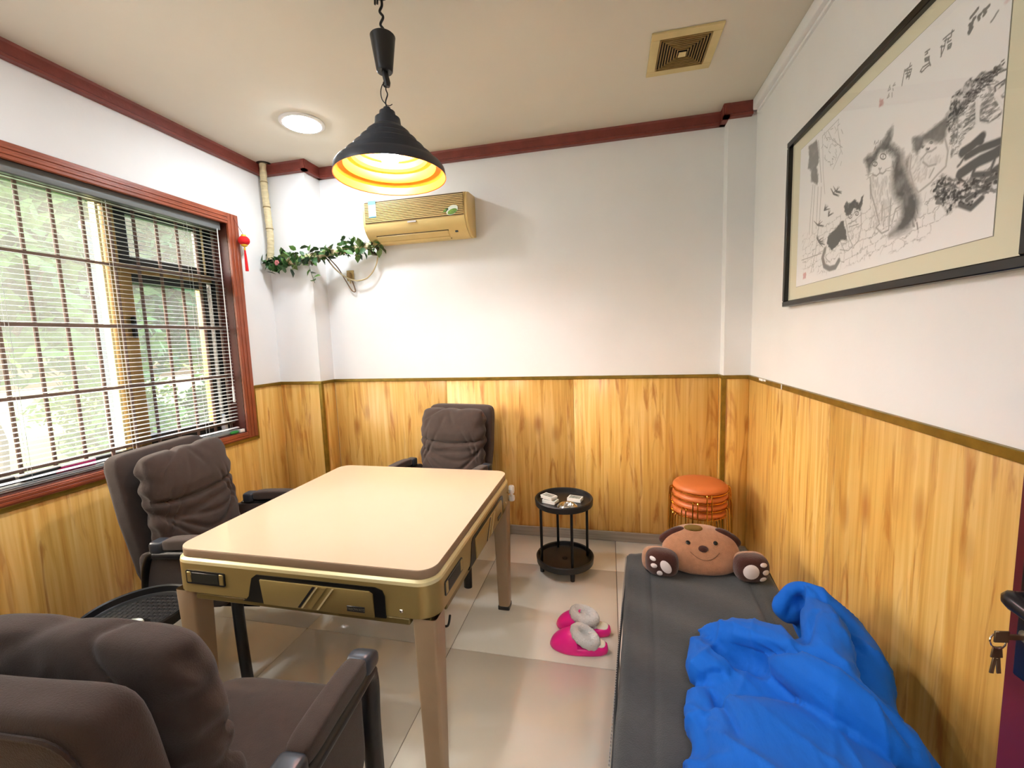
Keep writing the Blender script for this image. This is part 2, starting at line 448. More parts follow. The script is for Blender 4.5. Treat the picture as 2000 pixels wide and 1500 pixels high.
MB().box(-.22, .0, -2.45, -.53, 2.306, 2.314).build('head_jamb', JAMB, win, smooth=False)
MB().box(-.24, .004, -2.45, -.53, .862, .874, .002, 1).build('sill', JAMB, win)
FX0, FX1 = -.17, -.125
def bar(nm, y0, y1, z0, z1, m, x0=FX0, x1=FX1):
    return MB().box(x0, x1, min(y0, y1), max(y0, y1), z0, z1, .003, 1).build(nm, m, win)
bar('outer_frame', -.53, -.575, .874, 2.306, ALUD)
bar('outer_frame', -2.45, -2.405, .874, 2.306, ALU)
bar('outer_frame', -2.405, -.575, 2.262, 2.306, ALUD)
bar('outer_frame', -2.405, -.575, .874, .915, ALUD)
bar('mullion', -1.135, -1.185, .915, 2.262, ALU, FX0, FX1 + .012)
bar('mullion', -1.20, -1.214, .915, 2.262, GOLDL, FX0, FX1 + .004)
bar('transom', -1.135, -.575, 1.905, 1.955, ALU, FX0, FX1 + .012)
# upper fixed light with black gasket frame
for a in [(-1.135, -1.062, 1.955, 2.262), (-.645, -.575, 1.955, 2.262), (-1.062, -.645, 1.955, 2.0), (-1.062, -.645, 2.235, 2.262)]:
    bar('gasket', *a, ALUD, FX0 + .005, FX1 - .008)
bar('stop_bead', -.612, -.600, 1.96, 2.26, GOLDL, FX1 - .008, FX1 + .004)
# lower casement sash
bar('sash_stile', -1.135, -1.07, .915, 1.905, ALU, FX0 + .004, FX1 - .002)
bar('sash_stile', -.66, -.635, .915, 1.905, ALU, FX0 + .004, FX1 - .002)
bar('sash_stile', -.632, -.60, .915, 1.905, ALUD, FX0 + .002, FX1 - .006)
bar('sash_edge', -.600, -.588, .96, 1.88, WHITEP, FX1 - .01, FX1 + .004)
bar('sash_rail', -1.07, -.66, 1.855, 1.905, ALUD, FX0 + .004, FX1 - .002)
bar('sash_rail', -1.07, -.66, .915, .972, ALUD, FX0 + .004, FX1 - .002)
bar('sash_handle', -1.106, -1.092, 1.54, 1.66, ALUD, FX1 - .002, FX1 + .026)
bar('sash_stile', -2.405, -2.37, .915, 2.262, ALU)
bar('sash_stile', -1.80, -1.84, .915, 2.262, ALU)
GLH = mat_glass('hazy_glass', .06); GLC = mat_glass('clear_glass', .03)
def pane(y0, y1, z0, z1, m, x=-.15):
    MB().add([(x, y0, z0), (x, y1, z0), (x, y1, z1), (x, y0, z1)], [(0, 1, 2, 3)]).build('pane', m, win, smooth=False)
pane(-1.80, -1.214, .915, 2.262, GLH); pane(-2.37, -1.84, .915, 2.262, GLH)
pane(-1.062, -.645, 2.0, 2.235, GLH); pane(-1.07, -.66, .972, 1.855, GLC)

# security grille (room side of the panes)
gr = thing('security_grille', 'brown steel bar grille behind the blind in the window', 'grille', (-.085, -1.49, .874))
GX = -.085
def lb(o): return [(a - GX, b + 1.49, c - .874) for a, b, c in o]
yb = -.566
while yb > -2.44:
    MB().tube(lb([(GX, yb, .876), (GX, yb, 2.30)]), .0085, 8).build('upright_bar', BAR, gr); yb -= .1228
for z in (.945, 1.27, 1.603, 1.93, 2.255):
    MB().box(GX - .006 - GX, .006, -2.445 + 1.49, -.535 + 1.49, z - .009 - .874, z + .009 - .874, .002, 1).build('cross_bar', BAR, gr)

# venetian blind
BX = -.036
bl = thing('venetian_blind', 'grey venetian blind with thin open slats hanging in the window', 'blind', (BX, -1.49, .874))
HB = .93
MB().box(-.022, .022, -HB, HB, 1.378, 1.43, .004, 2).build('head_rail', RAIL, bl)
sm = MB()
nn = 5; ln = 8
for i in range(ln + 1):
    for j in range(nn):
        t = -1 + 2 * j / (nn - 1); sm.v.append((t * .0125, -HB + 2 * HB * i / ln, .0018 * (1 - t * t)))
for i in range(ln):
    for j in range(nn - 1): sm.f.append((i * nn + j, i * nn + j + 1, (i + 1) * nn + j + 1, (i + 1) * nn + j))
s0 = sm.build('slat', SLAT, bl, ang=80)
zs = [1.365 - .0232 * k for k in range(57)]
zs = [z for z in zs if z > .070]
first = True
for k, z in enumerate(zs):
    o = s0 if first else s0.copy()
    if not first: COL.objects.link(o); o.parent = bl
    first = False
    o.location = (random.uniform(-.001, .001), random.uniform(-.002, .002), z)
    o.rotation_euler = (random.uniform(-.0008, .0008), math.radians(4 + random.uniform(-1.5, 1.5)), 0)
for k in range(5):      # slack slats gathered above the sill
    o = s0.copy(); COL.objects.link(o); o.parent = bl
    o.location = (.004 + random.uniform(-.002, .004), random.uniform(-.004, .004), .0150 + .0030 * k + (.012 * (k - 3) if k > 3 else 0))
    o.rotation_euler = (random.uniform(-.002, .002) + (.006 * (k > 5)), math.radians(random.uniform(-8, 14)), 0)
MB().box(-.0125, .0125, -HB, HB, .0015, .0125, .003, 1).build('bottom_rail', SLAT, bl)
for y in (.70, .26, -.18, -.62):
    for dx in (-.0125, .0125):
        MB().tube([(dx, y, .012), (dx, y, 1.38)], .0009, 5).build('ladder_cord', SLAT, bl)
MB().tube([(.020, .905, 1.385), (.024, .902, .8), (.026, .897, .32)], .0032, 6).tube([(.026, .897, .33), (.027, .896, .22)], [.006, .007], 8).build('tilt_wand', WHITEP, bl)

# ================================================================== OUTSIDE THE WINDOW
LAWN = mat('lawn', (74, 112, 40), .9, var=.35, vscale=1.2)
struct(MB().box(-26, -.24, -22, 24, -.45, -.30).build('ground_outside', LAWN, smooth=False))
TRUNK = mat('bark', (110, 92, 76), .9, var=.3, vscale=9)
FOL = [mat('foliage_%d' % i, c, .6, var=.3, vscale=4) for i, c in enumerate([(92, 128, 52), (66, 106, 50), (126, 152, 76)])]
def tree(x, y, h, r, trunk_h, fm, n, label, leaf=.17, cat='tree', group='garden trees outside the window', sq=1.):
    t = thing('garden_tree' if cat == 'tree' else 'garden_shrub', label, cat, (x, y, -.30), 0, group)
    if trunk_h > 0:
        m = MB().tube(smooth_path([(0, 0, 0), (.05, .03, trunk_h * .5), (0, 0, trunk_h), (.05, -.05, h * .8)], 3), [.14, .13, .12, .12, .11, .11, .10, .08, .06, .05][:10], 8)
        for a in (.5, 2.6, 4.4):
            m.tube([(0, 0, trunk_h * .9), (math.cos(a) * r * .5, math.sin(a) * r * .5, trunk_h + (h - trunk_h) * .45)], [.06, .02], 6)
        m.build('trunk', TRUNK, t)
    v = []; f = []
    cl = [(random.uniform(-.6, .6) * r, random.uniform(-.6, .6) * r, trunk_h * .8 + (h - trunk_h * .8) * random.uniform(.15, .85)) for _ in range(16)]
    for k in range(n):
        c = cl[k % 16]; d = Vector((random.gauss(0, 1), random.gauss(0, 1), random.gauss(0, .8))); d.normalize()
        d *= (random.random() ** .4) * r * .5
        p = Vector((c[0] + d.x, c[1] + d.y, max(.06, c[2] + d.z * sq)))
        a = Vector((random.gauss(0, 1), random.gauss(0, 1), random.gauss(0, .6))).normalized()
        b = a.cross(Vector((random.random(), random.random(), random.random() - .3))).normalized()
        s = leaf * random.uniform(.6, 1.3); o = len(v)
        v += [p + a * s, p + b * s * .45, p - a * s, p - b * s * .45]; f.append((o, o + 1, o + 2, o + 3))
    me = bpy.data.meshes.new('foliage'); me.from_pydata(v, [], f); me.update()
    o = link('foliage', me, FOL[fm], t); o['kind'] = 'stuff'
    return t
tree(-5.6, .9, 5.0, 1.7, 1.2, 0, 5200, 'broad pale tree behind the leftmost window pane')
tree(-6.6, 3.5, 5.4, 1.8, 1.3, 1, 5600, 'darker green tree behind the middle of the window')
tree(-7.6, 6.2, 5.4, 1.8, 1.2, 2, 5600, 'light green tree seen through the right window sash')
tree(-10.6, 2.6, 7.5, 2.4, 1.4, 2, 6000, 'tall yellowish tree farthest behind the window')
tree(-4.4, -.9, 4.2, 1.2, 2.3, 1, 2600, 'small tree with a bare trunk at the far left of the window')
tree(-4.9, 3.9, 1.3, .8, 0, 1, 2200, 'leafy shrub behind the open right sash', .09, 'shrub', 'garden shrubs', .8)
tree(-4.6, 2.0, 1.0, .8, 0, 0, 2000, 'low shrub on the lawn behind the left pane', .08, 'shrub', 'garden shrubs', .6)
tree(-8.8, 4.5, 1.5, 1.3, 0, 2, 2600, 'wide pale shrub at the far edge of the lawn', .1, 'shrub', 'garden shrubs', .6)
pc = (atx(222, 620, -2.2)); POST = mat('pale_post', (66, 78, 88), .8, var=.08, vscale=5)
tag(MB().lathe([(.0, 0), (.16, 0), (.165, .02), (.155, .05), (.145, 2.9), (.16, 2.93), (.16, 2.98), (0, 2.98)], n=20).build('porch_post', POST, loc=(float(pc[0]), float(pc[1]), -.3)),
    'pale blue grey round post standing just outside the window', 'post')
bc = atz(8, 765, .2)
cart = thing('garden_cart', 'bright blue tarpaulin heap low outside the left window pane', 'tarpaulin', (-2.6, -.62, -.30))
MB().puff((0, 0, .30), (.25, .22, .30), 3, 8, lambda q, p: (p.x + .03 * math.sin(9 * p.y), p.y, p.z + .03 * math.sin(11 * p.x + 7 * p.y))).build('tarpaulin', mat('blue_tarp', (70, 140, 220), .5), cart)

# ================================================================== SILL ITEMS
def sill_item(nm, px, py, x, size, m, label, cat, rz=0., extra=None):
    p = atx(px, py, x); t = thing(nm, label, cat, (float(p[0]), float(p[1]), .8742), rz)
    sx, sy, sz = size
    MB().box(-sx, sx, -sy, sy, 0, sz, .002, 1).build('body', m, t)
    if extra: extra(t, sx, sy, sz)
    return t
PINKB = mat('magenta_card', (196, 40, 120), .5)
def lidw(t, sx, sy, sz): MB().box(-sx - .001, sx + .001, -sy - .001, sy + .001, sz, sz + .006, .001, 1).build('lid', CARD, t)
sill_item('card_box', 80, 930, -.0625, (.012, .085, .052), ALUD, 'dark box with a white lid at the left end of the sill', 'box', .1, lidw)
sill_item('card_box', 152, 908, -.0625, (.012, .070, .050), PINKB, 'magenta box with a white lid on the sill behind the blind', 'box', 0, lidw)
p_ = atx(122, 916, -.062)
tag(MB().puff((0, 0, .022), (.012, .022, .022), 2.5, 4).build('red_pouch', mat('hot_red', (232, 40, 80), .4), loc=(float(p_[0]), float(p_[1]) - .01, .8742)), 'small hot pink pouch beside the magenta box on the sill', 'pouch')
p_ = atx(446, 842, -.055)
tag(MB().puff((0, 0, .010), (.012, .032, .010), 3, 4).build('green_packet', GREENP, loc=(-.013, -.615, .8742)), 'small green packet on the sill at the right window corner', 'packet')
t = thing('white_box', 'small cream box at the right end of the window sill', 'box', (-.012, -.556, .8742))
MB().box(-.011, .011, -.019, .019, 0, .018, .002, 1).build('body', CARD, t); MB().box(-.0112, .0112, -.0192, .0192, .018, .021, .001, 1).build('lid', CARD, t)
t = thing('white_bottle', 'white plastic bottle standing in the right corner of the window sill', 'bottle', (-.105, -.600, .8742))
MB().lathe([(0, 0), (.017, 0), (.019, .004), (.019, .085), (.016, .10), (.009, .108), (.009, .118)], n=20).build('body', WHITEP, t)
MB().lathe([(.0095, .116), (.0105, .117), (.0105, .136), (.0, .138)], n=20).build('cap', mat('pale_blue', (190, 214, 232), .4), t)

# red lantern hanging on the window casing
lp = atx(476, 470, .060)
ln_ = thing('red_lantern', 'tiny red velvet lantern with tassel hanging from the window casing corner', 'lantern', (.062, float(lp[1]), 2.20))
ba = .036
MB().lathe([(.010, .030), (.022, .027), (ba * .93, .014), (ba, 0), (ba * .93, -.014), (.022, -.027), (.010, -.030)], n=28).build('globe', REDL, ln_)
MB().lathe([(0, .040), (.014, .040), (.016, .028), (0, .028)], n=16).build('cap', YEL, ln_)
MB().lathe([(0, -.028), (.022, -.027), (.020, -.034), (.010, -.040), (0, -.040)], n=16).build('base_ring', YEL, ln_)
MB().lathe([(0, -.040), (.004, -.042), (.007, -.056), (.004, -.066), (0, -.066)], n=10).build('bead', YEL, ln_)
MB().tube([(0, 0, -.064), (0, .001, -.10), (.001, .002, -.205)], [.005, .0075, .0105], 10).build('tassel', REDL, ln_)
MB().tube([(-.040, -.030, .150), (-.020, -.014, .09), (0, 0, .040)], .0015, 5).build('string', mat('dark_red_string', (120, 30, 36), .6), ln_)

# ================================================================== AIR CONDITIONER
AX0, AX1 = .828, 1.600
ac = thing('air_conditioner', 'yellowed wall mounted air conditioner below the pendant lamp', 'air conditioner', ((AX0 + AX1) / 2, 0, 2.19))
def A(y, z): return (y, z - 2.19)
prof = [(0, .0), (-.05, -.012), (-.10, -.006), (-.150, .028), (-.182, .064), (-.196, .098), (-.200, .13), (-.199, .20), (-.194, .235), (-.180, .262), (-.15, .275), (0, .287)]
hx = (AX1 - AX0) / 2
MB().prism(prof, -hx + .018, hx - .018, 'x').build('body', ACM, ac, ang=30)
prof2 = [(y * .985 - (.0 if y > -.01 else .0), z * .985 + .002) for y, z in prof]
for s in (-1, 1):
    a, b = (hx - .018, hx) if s > 0 else (-hx, -hx + .018)
    MB().prism(prof2, a, b, 'x', .004).build('end_cap', ACM, ac, ang=30)
for k in range(12):
    z = .118 + .0112 * k; y = -.2005 + (.000 if k < 8 else .0006 * (k - 7))
    MB().box(-hx + .022, hx - .022, y - .0055, y + .004, z, z + .0068, .0018, 1).build('grille_rib', ACM, ac)
MB().box(-hx + .022, hx - .022, -.2022, -.196, .1130, .2560).build('grille_recess', ACD, ac, smooth=False)
# outlet recess and vanes on the sloping underside
nrm = Vector((0, -.64, -.77))
def under(y): # z of underside at y
    return np.interp(-y, [0, .05, .10, .15, .182], [0, -.012, -.006, .028, .064])
def vane(y0, y1, lift, x0, x1, m, nm):
    P = [(x0, y0, under(y0) - lift), (x1, y0, under(y0) - lift), (x1, y1, under(y1) - lift), (x0, y1, under(y1) - lift)]
    v = P + [(x, y + .001, z + .004) for x, y, z in P]
    MB().add(v, [(0, 1, 2, 3), (7, 6, 5, 4), (0, 4, 5, 1), (1, 5, 6, 2), (2, 6, 7, 3), (3, 7, 4, 0)]).build(nm, m, ac, smooth=False)
vane(-.090, -.158, .0035, -hx + .075, hx - .150, ACD, 'outlet')
vane(-.120, -.154, .006, -hx + .080, hx - .156, ACM, 'vane')
vane(-.098, -.116, .006, -hx + .080, hx - .156, ACM, 'vane')
MB().box(hx - .105, hx - .085, -.150, -.138, .016, .028, .002, 1).build('receiver', BLACKP, ac)
MB().box(-.045, .020, -.2025, -.199, .094, .106, .001, 1).build('badge', mat('silver_badge', (206, 196, 190), .3, metal=.6), ac)
st = MB().box(-hx + .055, -hx + .112, -.2075, -.2062, .150, .262).build('energy_sticker', CARD, ac, smooth=False)
MB().box(-hx + .055, -hx + .112, -.2080, -.2074, .236, .262).build('sticker_header', mat('sticker_blue', (110, 180, 210), .5), st, smooth=False)
MB().box(-hx + .055, -hx + .112, -.2080, -.2074, .150, .158).build('sticker_footer', mat('sticker_teal', (90, 150, 160), .5), st, smooth=False)
for k in range(4):
    MB().box(-hx + .062, -hx + .105 - .008 * (k % 2), -.2080, -.2074, .222 - .016 * k, .227 - .016 * k).build('sticker_line', mat('sticker_grey', (176, 170, 160), .6), st, smooth=False)
ov = []
for k in range(28):
    a = 2 * math.pi * k / 28; ov.append((hx - .100 + .042 * math.cos(a) * (1.0), .146 + .030 * math.sin(a) + .010 * math.cos(a)))
st2 = MB().prism(ov, -.2075, -.2062, 'y').build('leaf_sticker', mat('sticker_pale', (226, 232, 214), .5), ac, smooth=False)
ov2 = [(hx - .098 + .034 * math.cos(a), .136 + .017 * math.sin(a) + .008 * math.cos(a)) for a in [2 * math.pi * k / 20 for k in range(20)]]
MB().prism(ov2, -.2081, -.2074, 'y').build('sticker_meadow', mat('sticker_green', (112, 150, 52), .5, var=.3, vscale=80), st2, smooth=False)
MB().prism([(hx - .170, .134), (hx - .150, .156), (hx - .128, .160), (hx - .136, .140)], -.2075, -.2062, 'y').build('sticker_leaf', mat('sticker_green', (112, 150, 52), .5), st2, smooth=False)
MB().box(hx - .132, hx - .126, -.2081, -.2074, .148, .160).build('sticker_letter', mat('sticker_dark', (50, 70, 60), .5), st2, smooth=False)

# insulated pipe from the ceiling hole to the unit, cables and plug
pp = thing('ac_pipe', 'cream taped air conditioner pipe dropping from the ceiling corner', 'pipe', (.05, -.2, 2.2))
def PP(l): return [(a - .05, b + .2, c - 2.2) for a, b, c in l]
path = [(.055, -.212, 2.80), (.052, -.212, 2.62), (.060, -.212, 2.45), (.066, -.212, 2.30), (.058, -.212, 2.18), (.045, -.214, 2.10), (.075, -.216, 2.062), (.16, -.214, 2.078), (.30, -.212, 2.098), (.45, -.17, 2.128), (.62, -.11, 2.158), (.80, -.07, 2.186), (.90, -.06, 2.20)]
sp = smooth_path(path, 8)
MB().tube(PP(sp), [.024 + .0016 * math.sin(i * 2.1) for i in range(len(sp))], 12).build('insulation', PIPE, pp)
for i in (6, 14, 22, 60, 74, 84):
    a, b = sp[i], sp[i + 1]; d = (b - a).normalized() * .003
    MB().tube(PP([a - d, a + d]), .0268, 12).build('tape_band', mat('dark_tape', (150, 128, 84), .5), pp)
MB().lathe([(.030, 0), (.050, 0), (.050, -.003), (.030, -.003)], c=(.015, -.01, .599)).build('ceiling_hole', BLACKM, pp)
drain = tag(MB().tube(smooth_path([(.86, -.06, 2.185), (.845, -.055, 2.10), (.81, -.05, 2.02), (.74, -.05, 1.955), (.64, -.05, 1.945), (.55, -.055, 1.985), (.48, -.07, 2.05), (.455, -.10, 2.11)], 6), .0048, 7).build('drain_cable', CABLE), 'cream cable looping below the vine beside the air conditioner', 'cable')
tag(MB().tube(smooth_path([(.47, -.12, 2.12), (.50, -.05, 2.05), (.54, -.025, 1.96), (.585, -.02, 1.88), (.615, -.02, 1.865), (.608, -.012, 1.90), (.590, -.008, 1.945)], 6), .0042, 7).build('power_cable', BCABLE), 'brown cable hanging from the vine to the wall plug', 'cable')
so = thing('wall_plug', 'brass coloured wall plug on the back wall below the vine', 'plug', (.575, 0, 1.98))
MB().box(-.030, .030, -.010, 0, -.03, .05, .004, 2).build('plate', mat('brassy', (186, 160, 104), .4), so)
MB().puff((0, -.022, .008), (.018, .015, .026), 3, 5).build('plug_body', mat('brassy_dark', (150, 120, 70), .4), so)
MB().tube([(0, -.022, -.016), (.006, -.018, -.05)], [.008, .005], 8).build('strain_relief', CABLE, so)

# artificial ivy wound round the pipe
iv = thing('ivy_vine', 'artificial green ivy wound along the pipe below the air conditioner', 'vine', (.06, -.21, 2.06))
lm = MB(); prof = [(-.0, 0), (.35, .30), (.75, .42), (1.0, .30), (1.0, 0)]
Lv = [(0, 0, 0), (.010, .013, .002), (.026, .014, .004), (.046, 0, -.003), (.026, -.014, .004), (.010, -.013, .002), (.022, 0, -.001)]
lm.add(Lv, [(0, 1, 6), (1, 2, 6), (2, 3, 6), (3, 4, 6), (4, 5, 6), (5, 0, 6)])
leaf_mesh = []
for i, m in enumerate(LEAF):
    o = lm.build('leaf', m, iv, ang=80); leaf_mesh.append(o.data)
    bpy.data.objects.remove(o)
base = Vector((.06, -.21, 2.06))
ip = sp[44:100]
st_pts = []
for i, p in enumerate(ip):
    a = i * .9; st_pts.append(Vector((p.x, p.y, p.z)) + Vector((0, .030 * math.cos(a), .030 * math.sin(a))) - base)
MB().tube(st_pts, .0028, 5).build('stem', LEAF[1], iv)
vr = random.Random(5)
def put_leaf(p, sc, col):
    o = bpy.data.objects.new('leaf', leaf_mesh[col]); COL.objects.link(o); o.parent = iv; o.location = p - base
    o.rotation_euler = (vr.uniform(-1.2, 1.2), vr.uniform(-1.3, 1.3), vr.uniform(0, 6.28)); o.scale = (sc, sc, sc)
for k in range(230):
    i = vr.randint(0, len(ip) - 1); p = ip[i]
    
    a = vr.uniform(0, 6.28); rr = vr.uniform(.024, .05)
    q = Vector((p.x + vr.uniform(-.015, .015), p.y - abs(math.cos(a)) * rr * .9, p.z + math.sin(a) * rr * 1.0))
    put_leaf(q, vr.uniform(.95, 1.6), vr.choice([0, 0, 1, 1, 2, 3, 4] if i > 12 else [0, 2, 2, 1]))
for (x, y, z) in [(.02, -.25, 2.15), (.045, -.26, 2.02), (.16, -.25, 2.02), (.20, -.25, 2.00), (.13, -.25, 2.01), (.24, -.24, 2.03), (.335, -.24, 2.05), (.39, -.22, 2.02), (.40, -.22, 1.99), (.405, -.215, 1.96), (.412, -.215, 1.935), (.60, -.13, 2.24), (.64, -.13, 2.25), (.30, -.24, 2.16), (.33, -.24, 2.17), (.70, -.12, 2.13), (.73, -.12, 2.12), (.18, -.25, 2.13)]:
    put_leaf(Vector((x, y, z)), vr.uniform(1.2, 1.6), vr.choice([0, 2, 2, 1]))
MB().tube([Vector(p) - base for p in [(.375, -.22, 2.07), (.392, -.22, 2.0), (.415, -.216, 1.92)]], .0018, 5).build('hanging_stem', LEAF[2], iv)
fm_ = MB()
for k in range(6): a = k * 1.047; fm_.puff((.010 * math.cos(a), -.006, .010 * math.sin(a)), (.011, .006, .011), 2, 2)
fm_.build('flower', mat('dusty_pink', (196, 120, 120), .7), iv, loc=tuple(Vector((.150, -.262, 2.075)) - base))

# ================================================================== PENDANT LAMP
PX, PY = 1.672, -1.374
pl = thing('pendant_lamp', 'black stepped cone pendant lamp with gold inside over the table', 'lamp', (PX, PY, 2.122))
GOLDIN = mat('gold_lining', (214, 112, 22), .42, metal=.2)
SHB = mat('black_shade', (44, 50, 62), .38)
outer = [(.0, .262), (.016, .262), (.020, .250), (.036, .246), (.040, .226), (.058, .220), (.062, .190), (.078, .182), (.100, .166), (.106, .150), (.132, .138), (.138, .120), (.166, .108), (.172, .088), (.204, .076), (.210, .056), (.244, .044), (.256, .030), (.262, .0)]
inner = [(.262, .0), (.257, .002), (.251, .030), (.240, .039), (.214, .041), (.205, .052), (.199, .072), (.177, .074), (.167, .084), (.161, .104), (.143, .106), (.133, .116), (.127, .134), (.111, .138), (.101, .147), (.095, .162), (.073, .176), (.057, .186), (.0, .19)]
outer = [(r * .835, z) for r, z in outer]; inner = [(r * .835, z) for r, z in inner]
MB().lathe(outer, n=72).build('shade', SHB, pl, ang=30)
MB().lathe(inner, n=72).build('shade_lining', GOLDIN, pl, ang=25)
MB().lathe([(0, .19), (.020, .19), (.022, .140), (.018, .122), (0, .122)], n=20).build('socket', WHITEP, pl)
BULB = mat_emit('bulb_glow', (.95, .97, 1.), BULB_L)
MB().lathe([(0, .040), (.012, .042), (.026, .051), (.034, .066), (.035, .080), (.030, .098), (.020, .115), (.016, .125), (0, .125)], n=24).build('bulb', BULB, pl)
MB().tube(smooth_path([(0, 0, .26), (-.004, 0, .285), (.006, 0, .31), (0, 0, .33), (.004, 0, .35)], 4), .0028, 6).build('wire', BLACKM, pl)
MB().tube(smooth_path([(0, 0, .272), (-.018, 0, .295), (-.022, 0, .325), (-.012, 0, .350), (-.004, 0, .343)], 4), .002, 5).build('wire', BLACKM, pl)
MB().tube(smooth_path([(0, 0, .272), (.012, 0, .268), (.024, 0, .272)], 3), .0018, 5).build('wire', BLACKM, pl)
MB().tube([(.009 * math.cos(a), 0, .350 + .011 * math.sin(a)) for a in [k * .524 for k in range(12)]], .003, 6, closed=True).build('hook_ring', BLACKM, pl)
MB().tube([(.008, 0, .338), (.008, 0, .352), (.001, 0, .385), (-.003, 0, .415)], [.009, .0125, .0125, .012], 12).build('clip', BLACKP, pl)
MB().lathe([(0, .392), (.028, .392), (.031, .396), (.033, .412), (.046, .508), (.048, .520), (.045, .523), (0, .523)], n=32).build('canopy_cup', BLACKP, pl)
co = smooth_path([(0, 0, .520), (.008, 0, .542), (-.006, 0, .566), (.007, 0, .590), (-.006, 0, .612), (.005, 0, .634), (.002, 0, .678)], 6)
MB().tube(co, .005, 7).build('cord', BLACKM, pl)
MB().lathe([(0, .678), (.026, .678), (.028, .668), (.012, .660), (0, .660)], n=20).build('ceiling_hook', BLACKM, pl)
for dx in (-.022, -.012): MB().tube([(dx, 0, .668), (dx - .002, 0, .640)], .004, 8).build('terminal', BLACKP, pl)

# ================================================================== DOWNLIGHT, VENT
dl = thing('ceiling_downlight', 'glowing round flush downlight on the ceiling', 'ceiling light', (.725, -.627, H))
MB().lathe([(.128, 0), (.128, -.004), (.120, -.010), (.106, -.011), (.103, -.006), (.103, 0)], n=48).build('rim', WHITEP, dl)
DOWN = mat_emit('downlight_glow', (.88, .94, 1.), DOWN_L)
MB().lathe([(.1028, -.004), (.098, -.014), (.080, -.020), (.05, -.023), (0, -.024)], n=40).build('diffuser', DOWN, dl)
fill_dl = copy_tree(dl); fill_dl.location = (.725, -2.43, H); tag(fill_dl, 'added fill downlight on the ceiling near the front wall, out of view', 'ceiling light')  # unseen copy added as fill for the dark floor and right wall
cl_ = thing('corridor_fill_light', 'added fill lamp, a globe on the unseen corridor ceiling behind the doorway', 'ceiling light', (2.80, -3.95, H))  # added lamp behind the camera, brightens floor and right wall through the doorway
MB().lathe([(0, 0), (.10, 0), (.10, -.02), (.095, -.024), (0, -.024)], n=32).build('base', WHITEP, cl_)
MB().lathe([(.092, -.024), (.112, -.05), (.118, -.08), (.105, -.115), (.07, -.14), (0, -.15)], n=32).build('globe', mat_emit('corridor_fill_glow', (1., .96, .9), 64.), cl_)
ve = thing('ceiling_vent', 'yellowed square louvred exhaust vent set in the ceiling', 'vent', (2.868, -.695, H))
VM = mat('yellowed_vent', (216, 196, 140), .5, var=.08)
VD = mat('vent_shade', (24, 18, 8), .8); VL = mat('vent_louvre', (150, 120, 66), .55, var=.2, vscale=20)
vf = MB()
a, b = .152, .162; ia, ib = .112, .118
for (x0, x1, y0, y1) in ((-a, a, ib, b), (-a, a, -b, -ib), (-a, -ia, -ib, ib), (ia, a, -ib, ib)): vf.box(x0, x1, y0, y1, -.010, 0, .002, 1)
vf.build('face_plate', VM, ve)
MB().box(-ia, ia, -ib, ib, -.001, 0).build('duct_shade', VD, ve, smooth=False)  # flat dark sheet; the shade of an open duct is put into its colour
for k in range(8):
    s1 = .985 - k * .108; s2 = s1 - .040; z1 = -.0150 - .0004 * k; z0 = -.0030
    P = []
    for (s, z) in ((s1, -.006), (s1, -.012), (s2, -.012), (s2, -.006)):
        P += [(-ia * s, -ib * s, z), (ia * s, -ib * s, z), (ia * s, ib * s, z), (-ia * s, ib * s, z)]
    MB().add(P, [(r * 4 + i, r * 4 + (i + 1) % 4, (r + 1) % 4 * 4 + (i + 1) % 4, (r + 1) % 4 * 4 + i) for r in range(4) for i in range(4)]).build('louvre', VL, ve, smooth=False)
MB().box(-.017, .017, -.018, .018, -.019, -.016, .001, 1).build('centre_plate', VM, ve)

# ================================================================== FRAMED INK PAINTING
FY0, FY1, FZ0, FZ1 = -.650, -1.915, 1.575, 2.338
QY0, QY1, QZ0, QZ1 = -.762, -1.802, 1.659, 2.262      # printed sheet
pic = thing('framed_painting', 'black framed ink painting of three cats on the right wall', 'picture', (W, (FY0 + FY1) / 2, FZ0))
def PW(x, y, z): return (x - W, y - (FY0 + FY1) / 2, z - FZ0)
def pbox(nm, x0, x1, y0, y1, z0, z1, m, bev=.003):
    a = PW(x0, y0, z0); b_ = PW(x1, y1, z1)
    return MB().box(a[0], b_[0], min(a[1], b_[1]), max(a[1], b_[1]), a[2], b_[2], bev, 1).build(nm, m, pic)
FW = .026
pbox('frame_rail', W - .034, W - .001, FY0, FY1, FZ1 - FW, FZ1, FRAMEB)
pbox('frame_rail', W - .034, W - .001, FY0, FY1, FZ0, FZ0 + FW, FRAMEB)
pbox('frame_stile', W - .034, W - .001, FY0, FY0 - FW, FZ0 + FW, FZ1 - FW, FRAMEB)
pbox('frame_stile', W - .034, W - .001, FY1, FY1 + FW, FZ0 + FW, FZ1 - FW, FRAMEB)
pbox('mat_board', W - .016, W - .002, FY0 - FW, FY1 + FW, FZ0 + FW, FZ1 - FW, MATB, 0)
pbox('sheet_edge', W - .0168, W - .0160, QY0 + .0015, QY1 - .0015, QZ0 - .0015, QZ1 + .0015, mat('sheet_edge_grey', (150, 148, 136), .8), 0)
NU, NV = 560, 325
UU, VV = np.meshgrid(np.linspace(0, QY0 - QY1, NU), np.linspace(0, QZ1 - QZ0, NV))   # metres from left, from bottom
INK = np.zeros((NV, NU)); RED = np.zeros((NV, NU))
